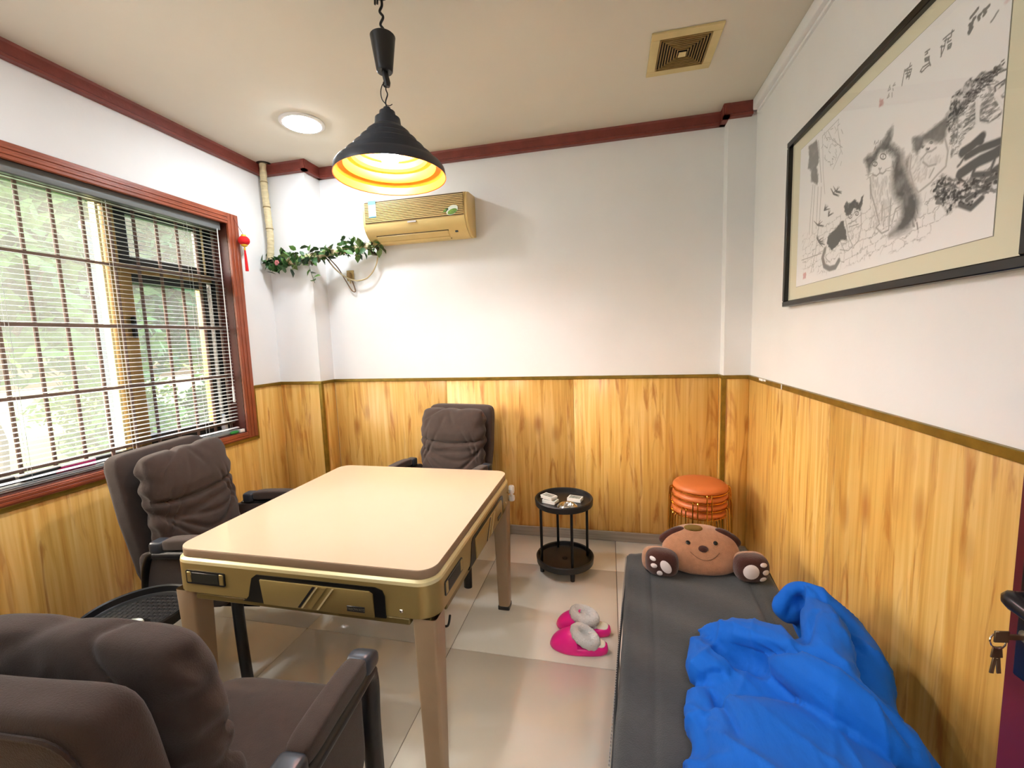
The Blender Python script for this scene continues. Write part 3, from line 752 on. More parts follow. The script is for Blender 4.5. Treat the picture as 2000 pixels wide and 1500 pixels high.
def fbm(sx, sy, seed, octv=4):
    r = np.random.default_rng(seed); out = np.zeros((NV, NU)); amp = 1; tot = 0
    for o in range(octv):
        gx, gy = int(sx * 2 ** o) + 2, int(sy * 2 ** o) + 2
        g = r.random((gy, gx)); x = np.linspace(0, gx - 1.001, NU); y = np.linspace(0, gy - 1.001, NV)
        xi = x.astype(int); yi = y.astype(int); fx = x - xi; fy = (y - yi)[:, None]
        fx = fx * fx * (3 - 2 * fx); fy = fy * fy * (3 - 2 * fy)
        a_ = g[np.ix_(yi, xi)] * (1 - fx) + g[np.ix_(yi, xi + 1)] * fx; b_ = g[np.ix_(yi + 1, xi)] * (1 - fx) + g[np.ix_(yi + 1, xi + 1)] * fx
        out += amp * (a_ * (1 - fy) + b_ * fy); tot += amp; amp *= .55
    return out / tot
NZ = fbm(30, 18, 1); NZ2 = fbm(110, 70, 2); NZ3 = fbm(60, 160, 3)
CROP = {'a': (1550, 220, 250 / 1103.), 'b': (1760, 120, 240 / 1125.), 'c': (1700, 0, .16)}
def uv(cr, x, y):
    ox, oy, s = CROP[cr]; p = atx(ox + x * s, oy + y * s, W - .017); return QY0 - p[1], p[2] - QZ0
def poly(cr, pts, dark, soft=.004, tex=None, lay=None):
    P = np.array([uv(cr, *q) for q in pts]); x0, y0 = P.min(0) - .02; x1, y1 = P.max(0) + .02
    ii = np.where((VV[:, 0] >= y0) & (VV[:, 0] <= y1))[0]; jj = np.where((UU[0] >= x0) & (UU[0] <= x1))[0]
    if len(ii) == 0 or len(jj) == 0: return
    sl = np.ix_(ii, jj); u = UU[sl] + (NZ2[sl] - .5) * .012; v = VV[sl] + (NZ3[sl] - .5) * .012
    ins = np.zeros(u.shape, bool); dist = np.full(u.shape, 9.)
    for k in range(len(P)):
        a_, b_ = P[k], P[(k + 1) % len(P)]
        c = ((a_[1] > v) != (b_[1] > v)) & (u < (b_[0] - a_[0]) * (v - a_[1]) / (b_[1] - a_[1] + 1e-12) + a_[0]); ins ^= c
        d = b_ - a_; t = np.clip(((u - a_[0]) * d[0] + (v - a_[1]) * d[1]) / (d @ d + 1e-12), 0, 1)
        dist = np.minimum(dist, np.hypot(u - a_[0] - t * d[0], v - a_[1] - t * d[1]))
    sd = np.where(ins, dist, -dist); al = np.clip(.5 + sd / soft, 0, 1) * abs(dark)
    if tex is not None: al = al * np.clip(tex[sl], 0, 1)
    L_ = INK if lay is None else lay
    L_[sl] = np.maximum(L_[sl], al) if dark > 0 else L_[sl] * (1 - al)
def stroke(cr, pts, wd, dark=.8, lay=None, taper=False, soft=.0016):
    P = np.array([uv(cr, *q) for q in pts]); x0, y0 = P.min(0) - .02; x1, y1 = P.max(0) + .02
    ii = np.where((VV[:, 0] >= y0) & (VV[:, 0] <= y1))[0]; jj = np.where((UU[0] >= x0) & (UU[0] <= x1))[0]
    if len(ii) == 0 or len(jj) == 0: return
    sl = np.ix_(ii, jj); u = UU[sl]; v = VV[sl]; best = np.zeros(u.shape); n = len(P) - 1
    for k in range(n):
        a_, b_ = P[k], P[k + 1]; d = b_ - a_
        t = np.clip(((u - a_[0]) * d[0] + (v - a_[1]) * d[1]) / (d @ d + 1e-12), 0, 1)
        ds = np.hypot(u - a_[0] - t * d[0], v - a_[1] - t * d[1]); ww = wd / 2
        if taper: ww = ww * (1.15 - (k + t) / n)
        best = np.maximum(best, np.clip(.5 + (ww - ds) / soft, 0, 1))
    L_ = INK if lay is None else lay
    if dark > 0: L_[sl] = np.maximum(L_[sl], best * dark)
    else: L_[sl] = L_[sl] * (1 + best * dark)
# stone paving and wall: warped brick joints inside a band
J = np.zeros((NV, NU)); wu = UU + (NZ - .5) * .05; wv = VV - UU * .13 + (NZ3 - .5) * .012 + (NZ - .5) * .03
row = np.floor(wv / .030); fv = wv / .030 - row; fu = (wu / .052 + (row % 2) * .5 + np.sin(row * 12.9) * .3) % 1.
J = np.maximum(np.clip(1 - np.minimum(fv, 1 - fv) / .07, 0, 1), np.clip(1 - np.minimum(fu, 1 - fu) / .045, 0, 1))
poly('a', [(75, 1060), (280, 960), (440, 860), (700, 770), (1080, 700), (1300, 690), (1750, 560), (1750, 640), (1280, 900), (1240, 980), (1090, 1100), (960, 1180), (720, 1230), (500, 1310), (240, 1400), (75, 1350)], .46, .012, J * (.4 + .9 * NZ))
# left tree, bamboo, house hatching
poly('a', [(130, 290), (200, 235), (215, 330), (220, 420), (200, 470), (215, 560), (205, 620), (150, 590), (150, 500), (125, 480), (135, 380)], .66, .01, .75 + .5 * NZ)
for l in ([(168, 620), (150, 830), (135, 1050)], [(185, 625), (170, 850), (160, 1045)], [(212, 640), (195, 1000)], [(240, 640), (225, 900), (190, 1200), (150, 1375)], [(70, 1272), (240, 1212)], [(215, 240), (240, 600)]): stroke('a', l, .0028, .6)
r_ = np.random.default_rng(3)
for k in range(46):
    x = r_.uniform(250, 420); y = 470 - (x - 250) * .3 - r_.uniform(0, 330)
    if y < 90 + (400 - x) * .3: continue
    stroke('a', [(x, y), (x + r_.uniform(-30, 30), y + r_.uniform(-14, 50))], .0016, r_.uniform(.35, .7))
for l in ([(390, 55), (300, 150), (250, 200), (255, 500), (270, 700)], [(390, 60), (380, 130), (410, 330), (340, 490)], [(300, 160), (330, 230), (420, 300)]): stroke('a', l, .002, .5)
for (x, y) in ((365, 680), (345, 700), (300, 890), (265, 840), (222, 1120), (210, 970), (215, 1105)):
    for k in range(6):
        a_ = r_.uniform(-.9, 2.4); stroke('a', [(x, y), (x + 52 * math.cos(a_), y - 60 * math.sin(a_) * .9)], .0062, .82, taper=True)
# small cat
poly('a', [(425, 925), (450, 1020), (462, 1100), (405, 1100), (380, 1145), (330, 1190), (285, 1130), (300, 1060), (360, 1000)], .84, .005)
poly('a', [(435, 800), (455, 770), (475, 785), (530, 745), (562, 780), (605, 700), (592, 780), (575, 845), (552, 835), (522, 820), (495, 865), (455, 890), (440, 850)], .86, .005, .8 + .4 * NZ2)
stroke('a', [(270, 1180), (250, 1250), (265, 1320), (310, 1345), (360, 1330), (390, 1275)], .020, .7, soft=.006)
for (x, y, r) in ((488, 893, 15), (546, 868, 15)):
    c = [(x + r * math.cos(t), y + r * 1.2 * math.sin(t)) for t in np.linspace(0, 6.28, 14)]; poly('a', c, -1., .003); stroke('a', c, .003, .85); stroke('a', [(x, y - 2), (x, y + 2)], .005, .8)
for l in ([(450, 930), (470, 1060), (510, 1150)], [(580, 860), (585, 980), (560, 1100), (520, 1150)], [(470, 960), (530, 930)], [(480, 985), (560, 960)], [(510, 1150), (470, 1190), (400, 1180)], [(280, 1150), (275, 1250), (310, 1290)], [(400, 1100), (440, 1200)]): stroke('a', l, .003, .5)
for k in range(40):
    x = r_.uniform(450, 580); y = r_.uniform(950, 1140); stroke('a', [(x, y), (x + r_.uniform(-12, 12), y + 30)], .002, r_.uniform(.1, .35))
# big cat
poly('a', [(880, 330), (935, 350), (955, 450), (1000, 560), (1040, 660), (1085, 780), (1060, 900), (1000, 1000), (900, 1050), (830, 1060), (880, 980), (935, 890), (925, 780), (880, 740), (850, 660), (850, 540), (865, 430)], .86, .03, .55 + .75 * NZ)
poly('a', [(606, 405), (640, 370), (680, 362), (722, 300), (785, 225), (815, 160), (850, 122), (850, 215), (838, 265), (905, 310), (935, 380), (900, 420), (850, 360), (800, 330), (745, 335), (712, 400), (668, 470), (648, 540), (636, 470)], .88, .018, .6 + .6 * NZ)
for (x, y, r) in ((772, 378, 25), (702, 442, 19)):
    c = [(x + r * math.cos(t), y + r * .95 * math.sin(t)) for t in np.linspace(0, 6.28, 16)]; poly('a', c, -1., .004); stroke('a', c, .0034, .8); stroke('a', [(x, y - 6), (x, y + 6)], .004, .8)
for l in ([(735, 480), (745, 492), (755, 478)], [(745, 492), (742, 520), (715, 545), (680, 535)], [(742, 520), (770, 525), (795, 500)], [(660, 560), (670, 700), (700, 800), (740, 960), (710, 990), (760, 1040), (820, 1010), (830, 880), (840, 740)], [(765, 800), (760, 930)], [(660, 620), (665, 740)], [(850, 940), (880, 830), (940, 790)]): stroke('a', l, .0042, .55, soft=.004)
for k in range(150):
    x = r_.uniform(665, 850); y = r_.uniform(540, 960); stroke('a', [(x, y), (x + r_.uniform(-14, 14), y + r_.uniform(20, 60))], .004, r_.uniform(.05, .34), soft=.006)
for l in ([(830, 1055), (900, 1000), (960, 930), (1000, 840)], [(990, 780), (1010, 840)]): stroke('a', l, .018, .55, soft=.012)
# third cat
poly('b', [(105, 700), (190, 680), (300, 600), (380, 540), (430, 470), (440, 560), (405, 680), (380, 740), (330, 750), (270, 720), (210, 735), (190, 790), (145, 850), (110, 800)], .80, .014, .7 + .5 * NZ)
poly('b', [(30, 910), (80, 860), (70, 960), (30, 1050)], .6, .02)
for l in ([(170, 800), (200, 780), (215, 770)], [(260, 745), (290, 735), (280, 725)], [(230, 800), (240, 830), (280, 820), (320, 790)], [(240, 830), (180, 900)], [(95, 860), (80, 1000), (120, 1150), (160, 1200)], [(400, 700), (430, 820), (410, 960), (330, 1040), (270, 1110), (170, 1190)], [(300, 980), (260, 1060)], [(200, 920), (250, 960), (320, 940)]): stroke('b', l, .004, .5, soft=.005)
for k in range(120):
    x = r_.uniform(110, 400); y = r_.uniform(860, 1090)
    if x > 400 - (y - 860) * .9: continue
    stroke('b', [(x, y), (x - r_.uniform(5, 25), y + r_.uniform(15, 45))], .0036, r_.uniform(.05, .3), soft=.006)
for (x, y, r) in ((196, 782, 11), (278, 742, 12)):
    c = [(x + r * math.cos(t), y + r * .8 * math.sin(t)) for t in np.linspace(0, 6.28, 12)]; poly('b', c, -1., .003); stroke('b', c, .0026, .85); stroke('b', [(x, y - 3), (x, y + 3)], .003, .85)
stroke('b', [(238, 800), (250, 806), (258, 795)], .005, .8)
for k in range(90):
    t_ = r_.uniform(0, 1); x = 860 + 190 * t_ + r_.uniform(-30, 40); y = 340 + 560 * t_ + r_.uniform(-60, 60); stroke('a', [(x, y), (x + r_.uniform(-6, 14), y + r_.uniform(25, 60))], .0035, r_.uniform(.5, .95), soft=.004)
for k in range(40):
    x = r_.uniform(690, 830); y = r_.uniform(240, 330); stroke('a', [(x, y), (x - r_.uniform(0, 14), y + r_.uniform(12, 34))], .003, r_.uniform(.5, .95), soft=.003)
for (x0, y0, dx, dy) in ((690, 520, -70, 20), (690, 530, -60, 45), (790, 490, 70, -30), (795, 500, 75, 0)): stroke('a', [(x0, y0), (x0 + dx, y0 + dy)], .0014, .55)
# rocks and pine
for k in range(220):
    t_ = r_.uniform(0, 1); x = 440 + 470 * t_ + r_.uniform(-35, 25); y = 600 - 560 * t_ ** .8 + r_.uniform(-40, 40); a_ = r_.uniform(-.4, .9); stroke('b', [(x, y), (x + 26 * math.cos(a_), y - 26 * math.sin(a_))], .0034, r_.uniform(.5, .95))
for k in range(150):
    x = r_.uniform(450, 700); y = r_.uniform(420, 860)
    if x > 470 + (900 - y) * .55: continue
    stroke('b', [(x, y), (x + r_.uniform(10, 40), y - r_.uniform(4, 26))], .002, r_.uniform(.35, .8))
for k in range(120):
    x = r_.uniform(720, 1040); y = r_.uniform(180, 540)
    if y > 200 + (1050 - x) * 1.3: continue
    stroke('b', [(x, y), (x + r_.uniform(8, 34), y - r_.uniform(-6, 18))], .002, r_.uniform(.3, .75))
for k in range(70):
    x = r_.uniform(300, 900); y = 1180 - (x - 300) * .2 + r_.uniform(-90, 130); a_ = r_.uniform(-.6, 1.2); stroke('b', [(x, y), (x + 60 * math.cos(a_), y - 50 * math.sin(a_))], .008, r_.uniform(.6, .95), taper=True)
poly('b', [(470, 320), (560, 240), (640, 150), (665, 165), (750, 95), (800, 100), (920, 40), (870, 105), (760, 185), (680, 265), (600, 360), (560, 440), (500, 540), (440, 650), (415, 560), (450, 450)], .95, .006, np.clip((NZ2 - .30) * 2.8, .12, 1))
poly('b', [(560, 560), (600, 440), (690, 350), (700, 540), (640, 620), (560, 640)], .75, .008, np.clip((NZ3 - .42) * 4, 0, 1))
poly('b', [(470, 620), (520, 520), (560, 560), (550, 760), (460, 880), (440, 780)], .7, .008, np.clip((NZ2 - .44) * 5, 0, 1))
poly('b', [(720, 400), (760, 310), (860, 230), (870, 330), (940, 420), (900, 520), (780, 560), (710, 520)], .7, .008, np.clip((NZ3 - .40) * 4, 0, 1))
poly('b', [(890, 230), (960, 165), (1050, 150), (1040, 290), (960, 400), (900, 300)], .8, .008, np.clip((NZ2 - .36) * 4, 0, 1))
for l in ([(440, 640), (520, 500), (600, 360), (760, 190), (900, 100), (1060, 30)], [(700, 350), (690, 470), (690, 570)], [(860, 240), (870, 320), (930, 400), (960, 440)], [(590, 570), (680, 520)], [(710, 500), (730, 540), (800, 545)], [(860, 230), (950, 170), (1040, 150)]): stroke('b', l, .0042, .75)
for l in ([(870, 300), (930, 400), (985, 460)], [(880, 290), (940, 240), (1045, 225)], [(700, 350), (700, 560)]): stroke('b', l, .012, -.95)
# dark leafy branches lower right
poly('b', [(270, 1150), (380, 1040), (470, 1070), (600, 1080), (780, 1000), (930, 990), (890, 1100), (800, 1165), (740, 1260), (640, 1350), (540, 1315), (450, 1385), (405, 1405), (370, 1280), (310, 1255)], .97, .01, np.clip((NZ2 - .34) * 3.4, .08, 1))
for l, wd in (([(560, 830), (640, 780), (740, 690)], .022), ([(560, 850), (700, 740), (735, 735)], .016), ([(600, 870), (720, 800), (860, 750), (985, 700)], .018), ([(540, 1030), (640, 960), (720, 910), (850, 850), (965, 770)], .026), ([(780, 1100), (880, 1050), (960, 910)], .014), ([(660, 1040), (800, 1030), (930, 940)], .014), ([(590, 860), (540, 940), (520, 960)], .006), ([(820, 1000), (880, 830), (960, 780)], .008), ([(700, 900), (660, 1020)], .010), ([(540, 1310), (640, 1345), (740, 1250)], .014), ([(600, 1270), (700, 1200), (800, 1160)], .012)): stroke('b', l, wd, .86, soft=.005)
# calligraphy, traced character by character
def cal(sts, wd, dk=.75):
    for l in sts: stroke('c', l, wd, dk)
cal([[(1312, 105), (1270, 160), (1225, 215)], [(1280, 215), (1230, 290), (1210, 300)], [(1260, 230), (1240, 310), (1200, 390), (1210, 405), (1245, 340), (1215, 330)], [(1350, 170), (1320, 200), (1330, 235)], [(1450, 70), (1410, 110), (1380, 130), (1410, 150), (1385, 185)]], .0075)
cal([[(1530, 185), (1495, 240), (1475, 265)], [(1560, 135), (1530, 180)]], .005, .6)
cal([[(1020, 375), (960, 420), (890, 480)], [(1000, 370), (985, 450), (905, 500)], [(925, 470), (900, 590), (860, 690)], [(860, 570), (910, 560)], [(870, 560), (865, 690)], [(960, 470), (940, 520), (985, 490)], [(990, 530), (950, 550), (945, 600), (980, 580), (990, 540)], [(955, 575), (985, 555)]], .0036)
cal([[(725, 600), (670, 640)], [(670, 670), (700, 650), (690, 625)], [(720, 690), (665, 715), (670, 750), (710, 735)], [(715, 690), (720, 760), (735, 800)], [(670, 730), (715, 715)], [(715, 770), (640, 820), (610, 870), (630, 880), (690, 815), (720, 795)]], .0036)
cal([[(490, 770), (480, 810)], [(505, 800), (420, 860)], [(420, 850), (400, 960), (385, 1045)], [(425, 870), (505, 840), (490, 900), (470, 965)], [(460, 830), (440, 960)], [(430, 900), (490, 880)], [(480, 860), (450, 930), (490, 910)], [(440, 940), (480, 935)]], .0032)
cal([[(240, 1040), (215, 1110), (245, 1090), (235, 1050)], [(300, 1010), (275, 1050), (305, 1035)], [(275, 1080), (280, 1105)], [(230, 1140), (205, 1200), (230, 1180), (225, 1150)], [(265, 1130), (265, 1185)]], .0026, .55)
poly('c', [(115, 1215), (162, 1205), (155, 1285), (108, 1308)], .6, .006, .6 + .6 * NZ2, RED)
poly('c', [(1640, 30), (1700, -10), (1700, 10), (1650, 50)], .4, .008, None, RED)
poly('a', [(84, 1378), (108, 1372), (106, 1428), (82, 1436)], .75, .005, .5 + .8 * NZ2, RED)
paper = np.array(lin((250, 250, 253))); ink = np.array(lin((12, 11, 14))); INK = np.clip(INK, 0, 1) ** .82; red = np.array(lin((196, 90, 96)))
img = paper[None, None] * (1 - RED[..., None]) + red * RED[..., None]
img = img * (1 - INK[..., None]) + ink * INK[..., None]
vts = np.stack([np.full(NU * NV, -.0172), (QY0 - UU - (FY0 + FY1) / 2).ravel(), (VV + QZ0 - FZ0).ravel()], 1)
idx = np.arange(NU * NV).reshape(NV, NU)
fcs = np.stack([idx[:-1, :-1], idx[:-1, 1:], idx[1:, 1:], idx[1:, :-1]], -1).reshape(-1, 4)
me = bpy.data.meshes.new('ink_print'); me.from_pydata(vts.tolist(), [], fcs.tolist()); me.update()
ca = me.color_attributes.new('Ink', 'FLOAT_COLOR', 'POINT')
ca.data.foreach_set('color', np.concatenate([img.reshape(-1, 3), np.ones((NU * NV, 1))], 1).astype(np.float32).ravel())
link('ink_print', me, mat_attr('ink_print_paper', 'Ink', .6), pic)
_a = PW(W - .021, FY0 - FW, FZ0 + FW); _b = PW(W - .021, FY1 + FW, FZ1 - FW)
MB().add([_a, (_a[0], _b[1], _a[2]), _b, (_a[0], _a[1], _b[2])], [(0, 1, 2, 3)]).build('glazing', mat_glass('picture_glass'), pic, smooth=False)

# ================================================================== CHAIRS
def lean(z): return -.238 - .15 * max(0, z - .42)
def make_chair():
    t = thing('armchair', '', 'chair')
    def seat_fn(q, p):
        z = p.z - .018 * max(0, p.y - .15) / .12 * (1 if q.z > 0 else .2) + .010 * (1 - q.x ** 2) * (1 - q.y ** 2) * (q.z > .3)
        return (p.x * (1 - .03 * (p.y < -.1)), p.y, z)
    MB().puff((0, .02, .405), (.262, .275, .058), 7, 14, seat_fn).build('seat', FAB, t)
    MB().box(-.235, .235, -.23, .24, .318, .352, .006, 1).build('seat_pan', BLACKM, t)
    def shell_fn(q, p):
        z = p.z + .70; k = 1 - .10 * max(0, (.72 - z) / .32)
        y = p.y + lean(z) - .012 * (1 - q.x ** 2)
        # soft dent of the inset rear panel
        if q.y < -.5: y += .010 * max(0, 1 - abs(q.x) ** 6 * 1.7) * max(0, 1 - abs(q.z) ** 6 * 1.7)
        return (p.x * k, y, p.z)
    MB().puff((0, -.05, .70), (.252, .052, .308), 12, 18, shell_fn, None, 5).build('back_shell', FAB, t)
    # piping along the rim of the shell
    pts = []
    for (a, b) in rrect(.230, .288, .05, 5): pts.append((a * (1 - .10 * max(0, (.02 - b) / .32)), lean(.70 + b) - .050 - .012 * (1 - (a / .258) ** 2) - .046, .70 + b))
    MB().tube(pts, .0035, 6, closed=True).build('piping', FAB, t)
    def cu_fn(q, p):
        z = p.z + .725; x = p.x; y = p.y; k = 1 - .06 * max(0, (.75 - z) / .3)
        g = lambda d, s: math.exp(-(d / s) ** 2)
        f = 1 if q.y > .2 else .3
        d = 0
        d -= .020 * g(z - .775 - .02 * (x / .23) ** 2, .008)                      # seam
        low = max(0., min(1., (.765 - z) / .05)); hi = max(0., min(1., (z - .79) / .05))
        for (z0, c, s, a) in ((.735, .5, .010, .009), (.700, .9, .012, .010), (.655, 1.2, .010, .010), (.605, 1.5, .012, .010), (.56, 1.9, .011, .008)):
            d -= low * a * g(z - z0 - c * x * x * 1.6 - .02 * math.sin(14 * x + 30 * z0), s)
        for (x0, s, sl, a) in ((-.17, .010, .5, .010), (.16, .010, -.6, .011), (.20, .008, -.3, .008), (-.20, .009, .3, .008)):
            d -= a * g(x - x0 - sl * (z - .72), s) * max(0, 1 - abs(z - .72) / .17)
        for (x0, z0, sl, a) in ((-.01, .95, .5, .006), (.05, .92, -.3, .005), (.17, .90, -.5, .006)):
            d -= hi * a * g((x - x0) - sl * (z - z0), .016) * g(z - z0, .05)
        d += .012 * hi * (1 - q.x ** 2)
        y += d * f + .012 * math.sin(5 * x + 1) * .3
        edge = max(0, abs(q.x) - .8) * 5
        top = max(0., min(1., (q.z - .55) / .3)); bk = max(0., min(1., (-q.y + .2) / .5))
        for (x0, sl, s_, a) in ((-.14, 1.3, .030, .004), (.03, -1.2, .034, .004), (.17, -1.5, .016, .009)):
            h_ = g(x - x0 - sl * (z - .93) - .5 * p.y, s_); y += a * h_ * bk * top; p = Vector((p.x, p.y, p.z - a * .9 * h_ * top))
        x += (1 if x > 0 else -1) * max(0, abs(q.x) - .62) / .38 * bk * (.006 * math.sin(44 * z + 5 * q.y) + .004 * math.sin(81 * z + 1))
        x += edge * (.005 * math.sin(38 * z + 1) + .004 * math.sin(83 * z)) * (1 if x > 0 else -1); y += edge * .004 * math.sin(57 * z + 2 + 20 * x)
        return (x * k, y + lean(z) + .068, p.z)
    MB().puff((0, 0, .725), (.240, .068, .276), 9, 58, cu_fn, None, 2.9).build('back_cushion', FAB, t, ang=70)
    for s in (-1, 1):
        X = .287 * s
        # padded arm with black carrier and end caps
        pad = MB().puff((X, .012, .640), (.030, .128, .024), 6, 8, lambda q, p: (p.x, p.y, p.z + .006 * (1 - q.y ** 2)))
        pad.build('arm_pad', FAB, t)
        car = MB().tube(smooth_path([(X + .007 * s, -.155, .597), (X + .007 * s, -.08, .599), (X + .007 * s, .06, .602), (X + .005 * s, .135, .604), (X, .172, .590), (X, .184, .54), (X, .178, .44), (X, .180, .24), (X, .190, .0)], 5), [.027] * 12 + [.028] * 10 + [.026] * 19, 12, flat=.80)
        car.build('arm_frame', BLACKP, t)
        MB().puff((X, .158, .636), (.033, .034, .028), 5, 6, lambda q, p: (p.x, p.y, p.z - .55 * max(0, p.y) * (q.z > 0))).build('arm_cap', mat('gunmetal', (58, 62, 70), .35, metal=.2), t)
        MB().puff((X, -.140, .632), (.032, .030, .027), 5, 5).build('arm_cap', mat('gunmetal', (58, 62, 70), .35, metal=.2), t)
        MB().puff((X - .010 * s, -.055, .475), (.014, .195, .125), 8, 8).build('side_panel', FAB, t)
        MB().tube(smooth_path([(X, -.150, .600), (X, -.192, .585), (X, -.218, .52), (.280 * s, -.240, .40), (.278 * s, -.285, .15), (.276 * s, -.320, 0)], 4), .018, 10).build('rear_leg', BLACKM, t)
    return t
c0 = make_chair()
GRP = 'brown fabric armchairs round the table'
def place(o, x, y, deg, label):
    o.location = (x, y, 0); o.rotation_euler = (0, 0, math.radians(deg)); tag(o, label, 'chair', GRP)
place(c0, .725, -1.340, -81, 'brown fabric armchair between the window and the table')
place(copy_tree(c0), 1.425, -.505, 172, 'brown fabric armchair against the back wall behind the table')
place(copy_tree(c0), 1.600, -2.265, 4, 'nearest brown armchair seen from behind in the lower left corner')
place(copy_tree(c0), .455, -2.272, -10, 'brown armchair mostly out of frame at the left edge, only its arm cap showing')

# ================================================================== MAHJONG TABLE
TX, TY = 1.4825, -1.355
tb = thing('mahjong_table', 'gold framed automatic mahjong table with a cream board on top', 'table', (TX, TY, 0))
def slab(nm, hx, hy, r, z0, z1, m, bev):
    return MB().prism(rrect(hx, hy, r, 8), z0, z1, 'z', 0).build(nm, m, tb, ang=40) if not bev else MB().prism(rrect(hx, hy, r, 8), z0, z1, 'z', bev).build(nm, m, tb, ang=50)
slab('cover_edge', .4965, .5045, .060, .7290, .7575, TAUPE, .002)
slab('table_top', .4955, .5035, .059, .7575, .7600, TOPM, 0)
# body rim: sloped light ledge over the vertical apron
def ring(prs, m, nm):
    v = []; f = []; n = len(rrect(1, 1, .1, 8))
    for (hx_, hy_, r, z) in prs: v += [(a, b, z) for a, b in rrect(hx_, hy_, r, 8)]
    for k in range(len(prs) - 1):
        for i in range(n): f.append((k * n + i, k * n + (i + 1) % n, (k + 1) * n + (i + 1) % n, (k + 1) * n + i))
    MB().add(v, f).build(nm, m, tb, ang=30)
ring([(.470, .478, .055, .729), (.497, .505, .062, .7285), (.505, .513, .066, .722), (.507, .515, .068, .712)], GOLDL, 'ledge')
ring([(.507, .515, .068, .712), (.507, .515, .068, .606), (.503, .511, .066, .602), (.45, .46, .05, .602)], GOLDB, 'apron')
MB().box(-.478, .478, -.488, .488, .578, .602, .004, 1).build('under_tray', mat('olive_gold', (120, 104, 60), .45, metal=.4), tb)
for sx in (-1, 1):
    for sy in (-1, 1):
        cx, cy = sx * .464, sy * .472
        m = MB(); n = 5; v = []; ks = [(0, .030, 0), (.034, .030, 0), (.58, .040, 0), (.605, .040, 0)]
        P = []
        for (z, h, _) in ks: P.append([(cx + a, cy + b, z) for a, b in rrect(h, h, .010, 3)])
        vv = [p for r in P for p in r]; k = len(P[0]); ff = []
        for i in range(len(P) - 1):
            for j in range(k): ff.append((i * k + j, i * k + (j + 1) % k, (i + 1) * k + (j + 1) % k, (i + 1) * k + j))
        ff.append(tuple(range(k - 1, -1, -1)))
        lg = MB().add(vv, ff).build('leg', LEGM, tb, ang=40)
        MB().box(cx - .0315, cx + .0315, cy - .0315, cy + .0315, 0, .024, .003, 1).build('foot_cap', BLACKP, lg)
def face(kind, ang):
    """apron fittings on one side, drawn for the side facing -Y and turned about the table"""
    R_ = Matrix.Rotation(ang, 4, 'Z'); hy_ = .515 if kind == 'y' else .507
    def fb(nm, x0, x1, z0, z1, d0, d1, m, par=tb, bev=.002):
        return MB().box(x0, x1, -hy_ - d1, -hy_ + d0, z0, z1, bev, 1, M=R_).build(nm, m, par)
    # counter slot
    s = MB().prism(rrect(.083, .0245, .006, 3, -.355, .664), -hy_ - .0035, -hy_ + .002, 'y'); s.v = [tuple(R_ @ Vector(p)) for p in s.v]
    sl = s.build('counter_slot', BLACKP, tb, ang=30)
    fb('slot_tray', -.412, -.298, .645, .683, .0, .0048, mat('slot_dark', (30, 30, 22), .5), sl)
    fb('slot_plate', -.433, -.415, .645, .684, .0, .0055, GOLDB, sl); fb('slot_plate', -.295, -.277, .645, .684, .0, .0055, GOLDB, sl)
    # black recessed bay with S-shaped left flank and gold door
    bay = [(-.205, .598), (-.190, .604), (-.178, .618), (-.170, .650), (-.160, .684), (-.140, .698), (.305, .698), (.330, .690), (.338, .672), (.338, .598)]
    s = MB().prism(bay, -hy_ - .003, -hy_ + .002, 'y'); s.v = [tuple(R_ @ Vector(p)) for p in s.v]; by = s.build('drawer_bay', mat('bay_black', (10, 11, 12), .3), tb, ang=30)
    dr = [(-.115, .598), (-.125, .684), (.285, .684), (.298, .676), (.300, .598)]
    s = MB().prism(dr, -hy_ - .008, -hy_ - .001, 'y', .0015); s.v = [tuple(R_ @ Vector(p)) for p in s.v]; d_ = s.build('drawer_front', GOLDB, tb, ang=30)
    for (x0, w_, m, dd) in ((.020, .010, BLACKP, .0095), (.034, .006, GOLDL, .0105), (.052, .020, GOLDB, .0100), (.092, .007, GOLDL, .0105)):
        q = [(x0, .603), (x0 + w_, .603), (x0 + w_ + .062, .681), (x0 + .062, .681)]
        s = MB().prism(q, -hy_ - dd, -hy_ - .007, 'y'); s.v = [tuple(R_ @ Vector(p)) for p in s.v]; s.build('drawer_groove', m, d_, smooth=False)
    pt = fb('name_plate', .205, .268, .612, .631, .0, .0105, BLACKP, d_, .001)
    cu = bpy.data.curves.new('plate_text', 'FONT'); cu.body = 'TREOWAYS'; cu.size = .0125; cu.align_x = 'CENTER'; cu.align_y = 'CENTER'; cu.extrude = .0002
    to = bpy.data.objects.new('plate_text', cu); COL.objects.link(to)
    bpy.context.view_layer.update()
    tm = bpy.data.meshes.new_from_object(to.evaluated_get(bpy.context.evaluated_depsgraph_get())); bpy.data.objects.remove(to)
    tm.transform(R_ @ Matrix.Translation((.2365, -hy_ - .0108, .6215)) @ Matrix.Rotation(math.pi / 2, 4, 'X'))
    tm.materials.clear(); link('plate_text', tm, mat('plate_grey', (120, 116, 100), .5), d_)
    s = MB().lathe([(0, .006), (.004, .005), (.0065, .002), (.0065, 0), (0, 0)], n=14, M=R_ @ Matrix.Translation((.392, -hy_, .628)) @ Matrix.Rotation(math.pi / 2, 4, 'X')); s.build('screw', STEEL, tb)
    # low rail between the legs
    fb('rail', -.415, .415, .576, .600, .030, -.006, mat('olive_gold', (120, 104, 60), .45, metal=.4), tb, .004)
face('y', 0); face('x', math.pi / 2)
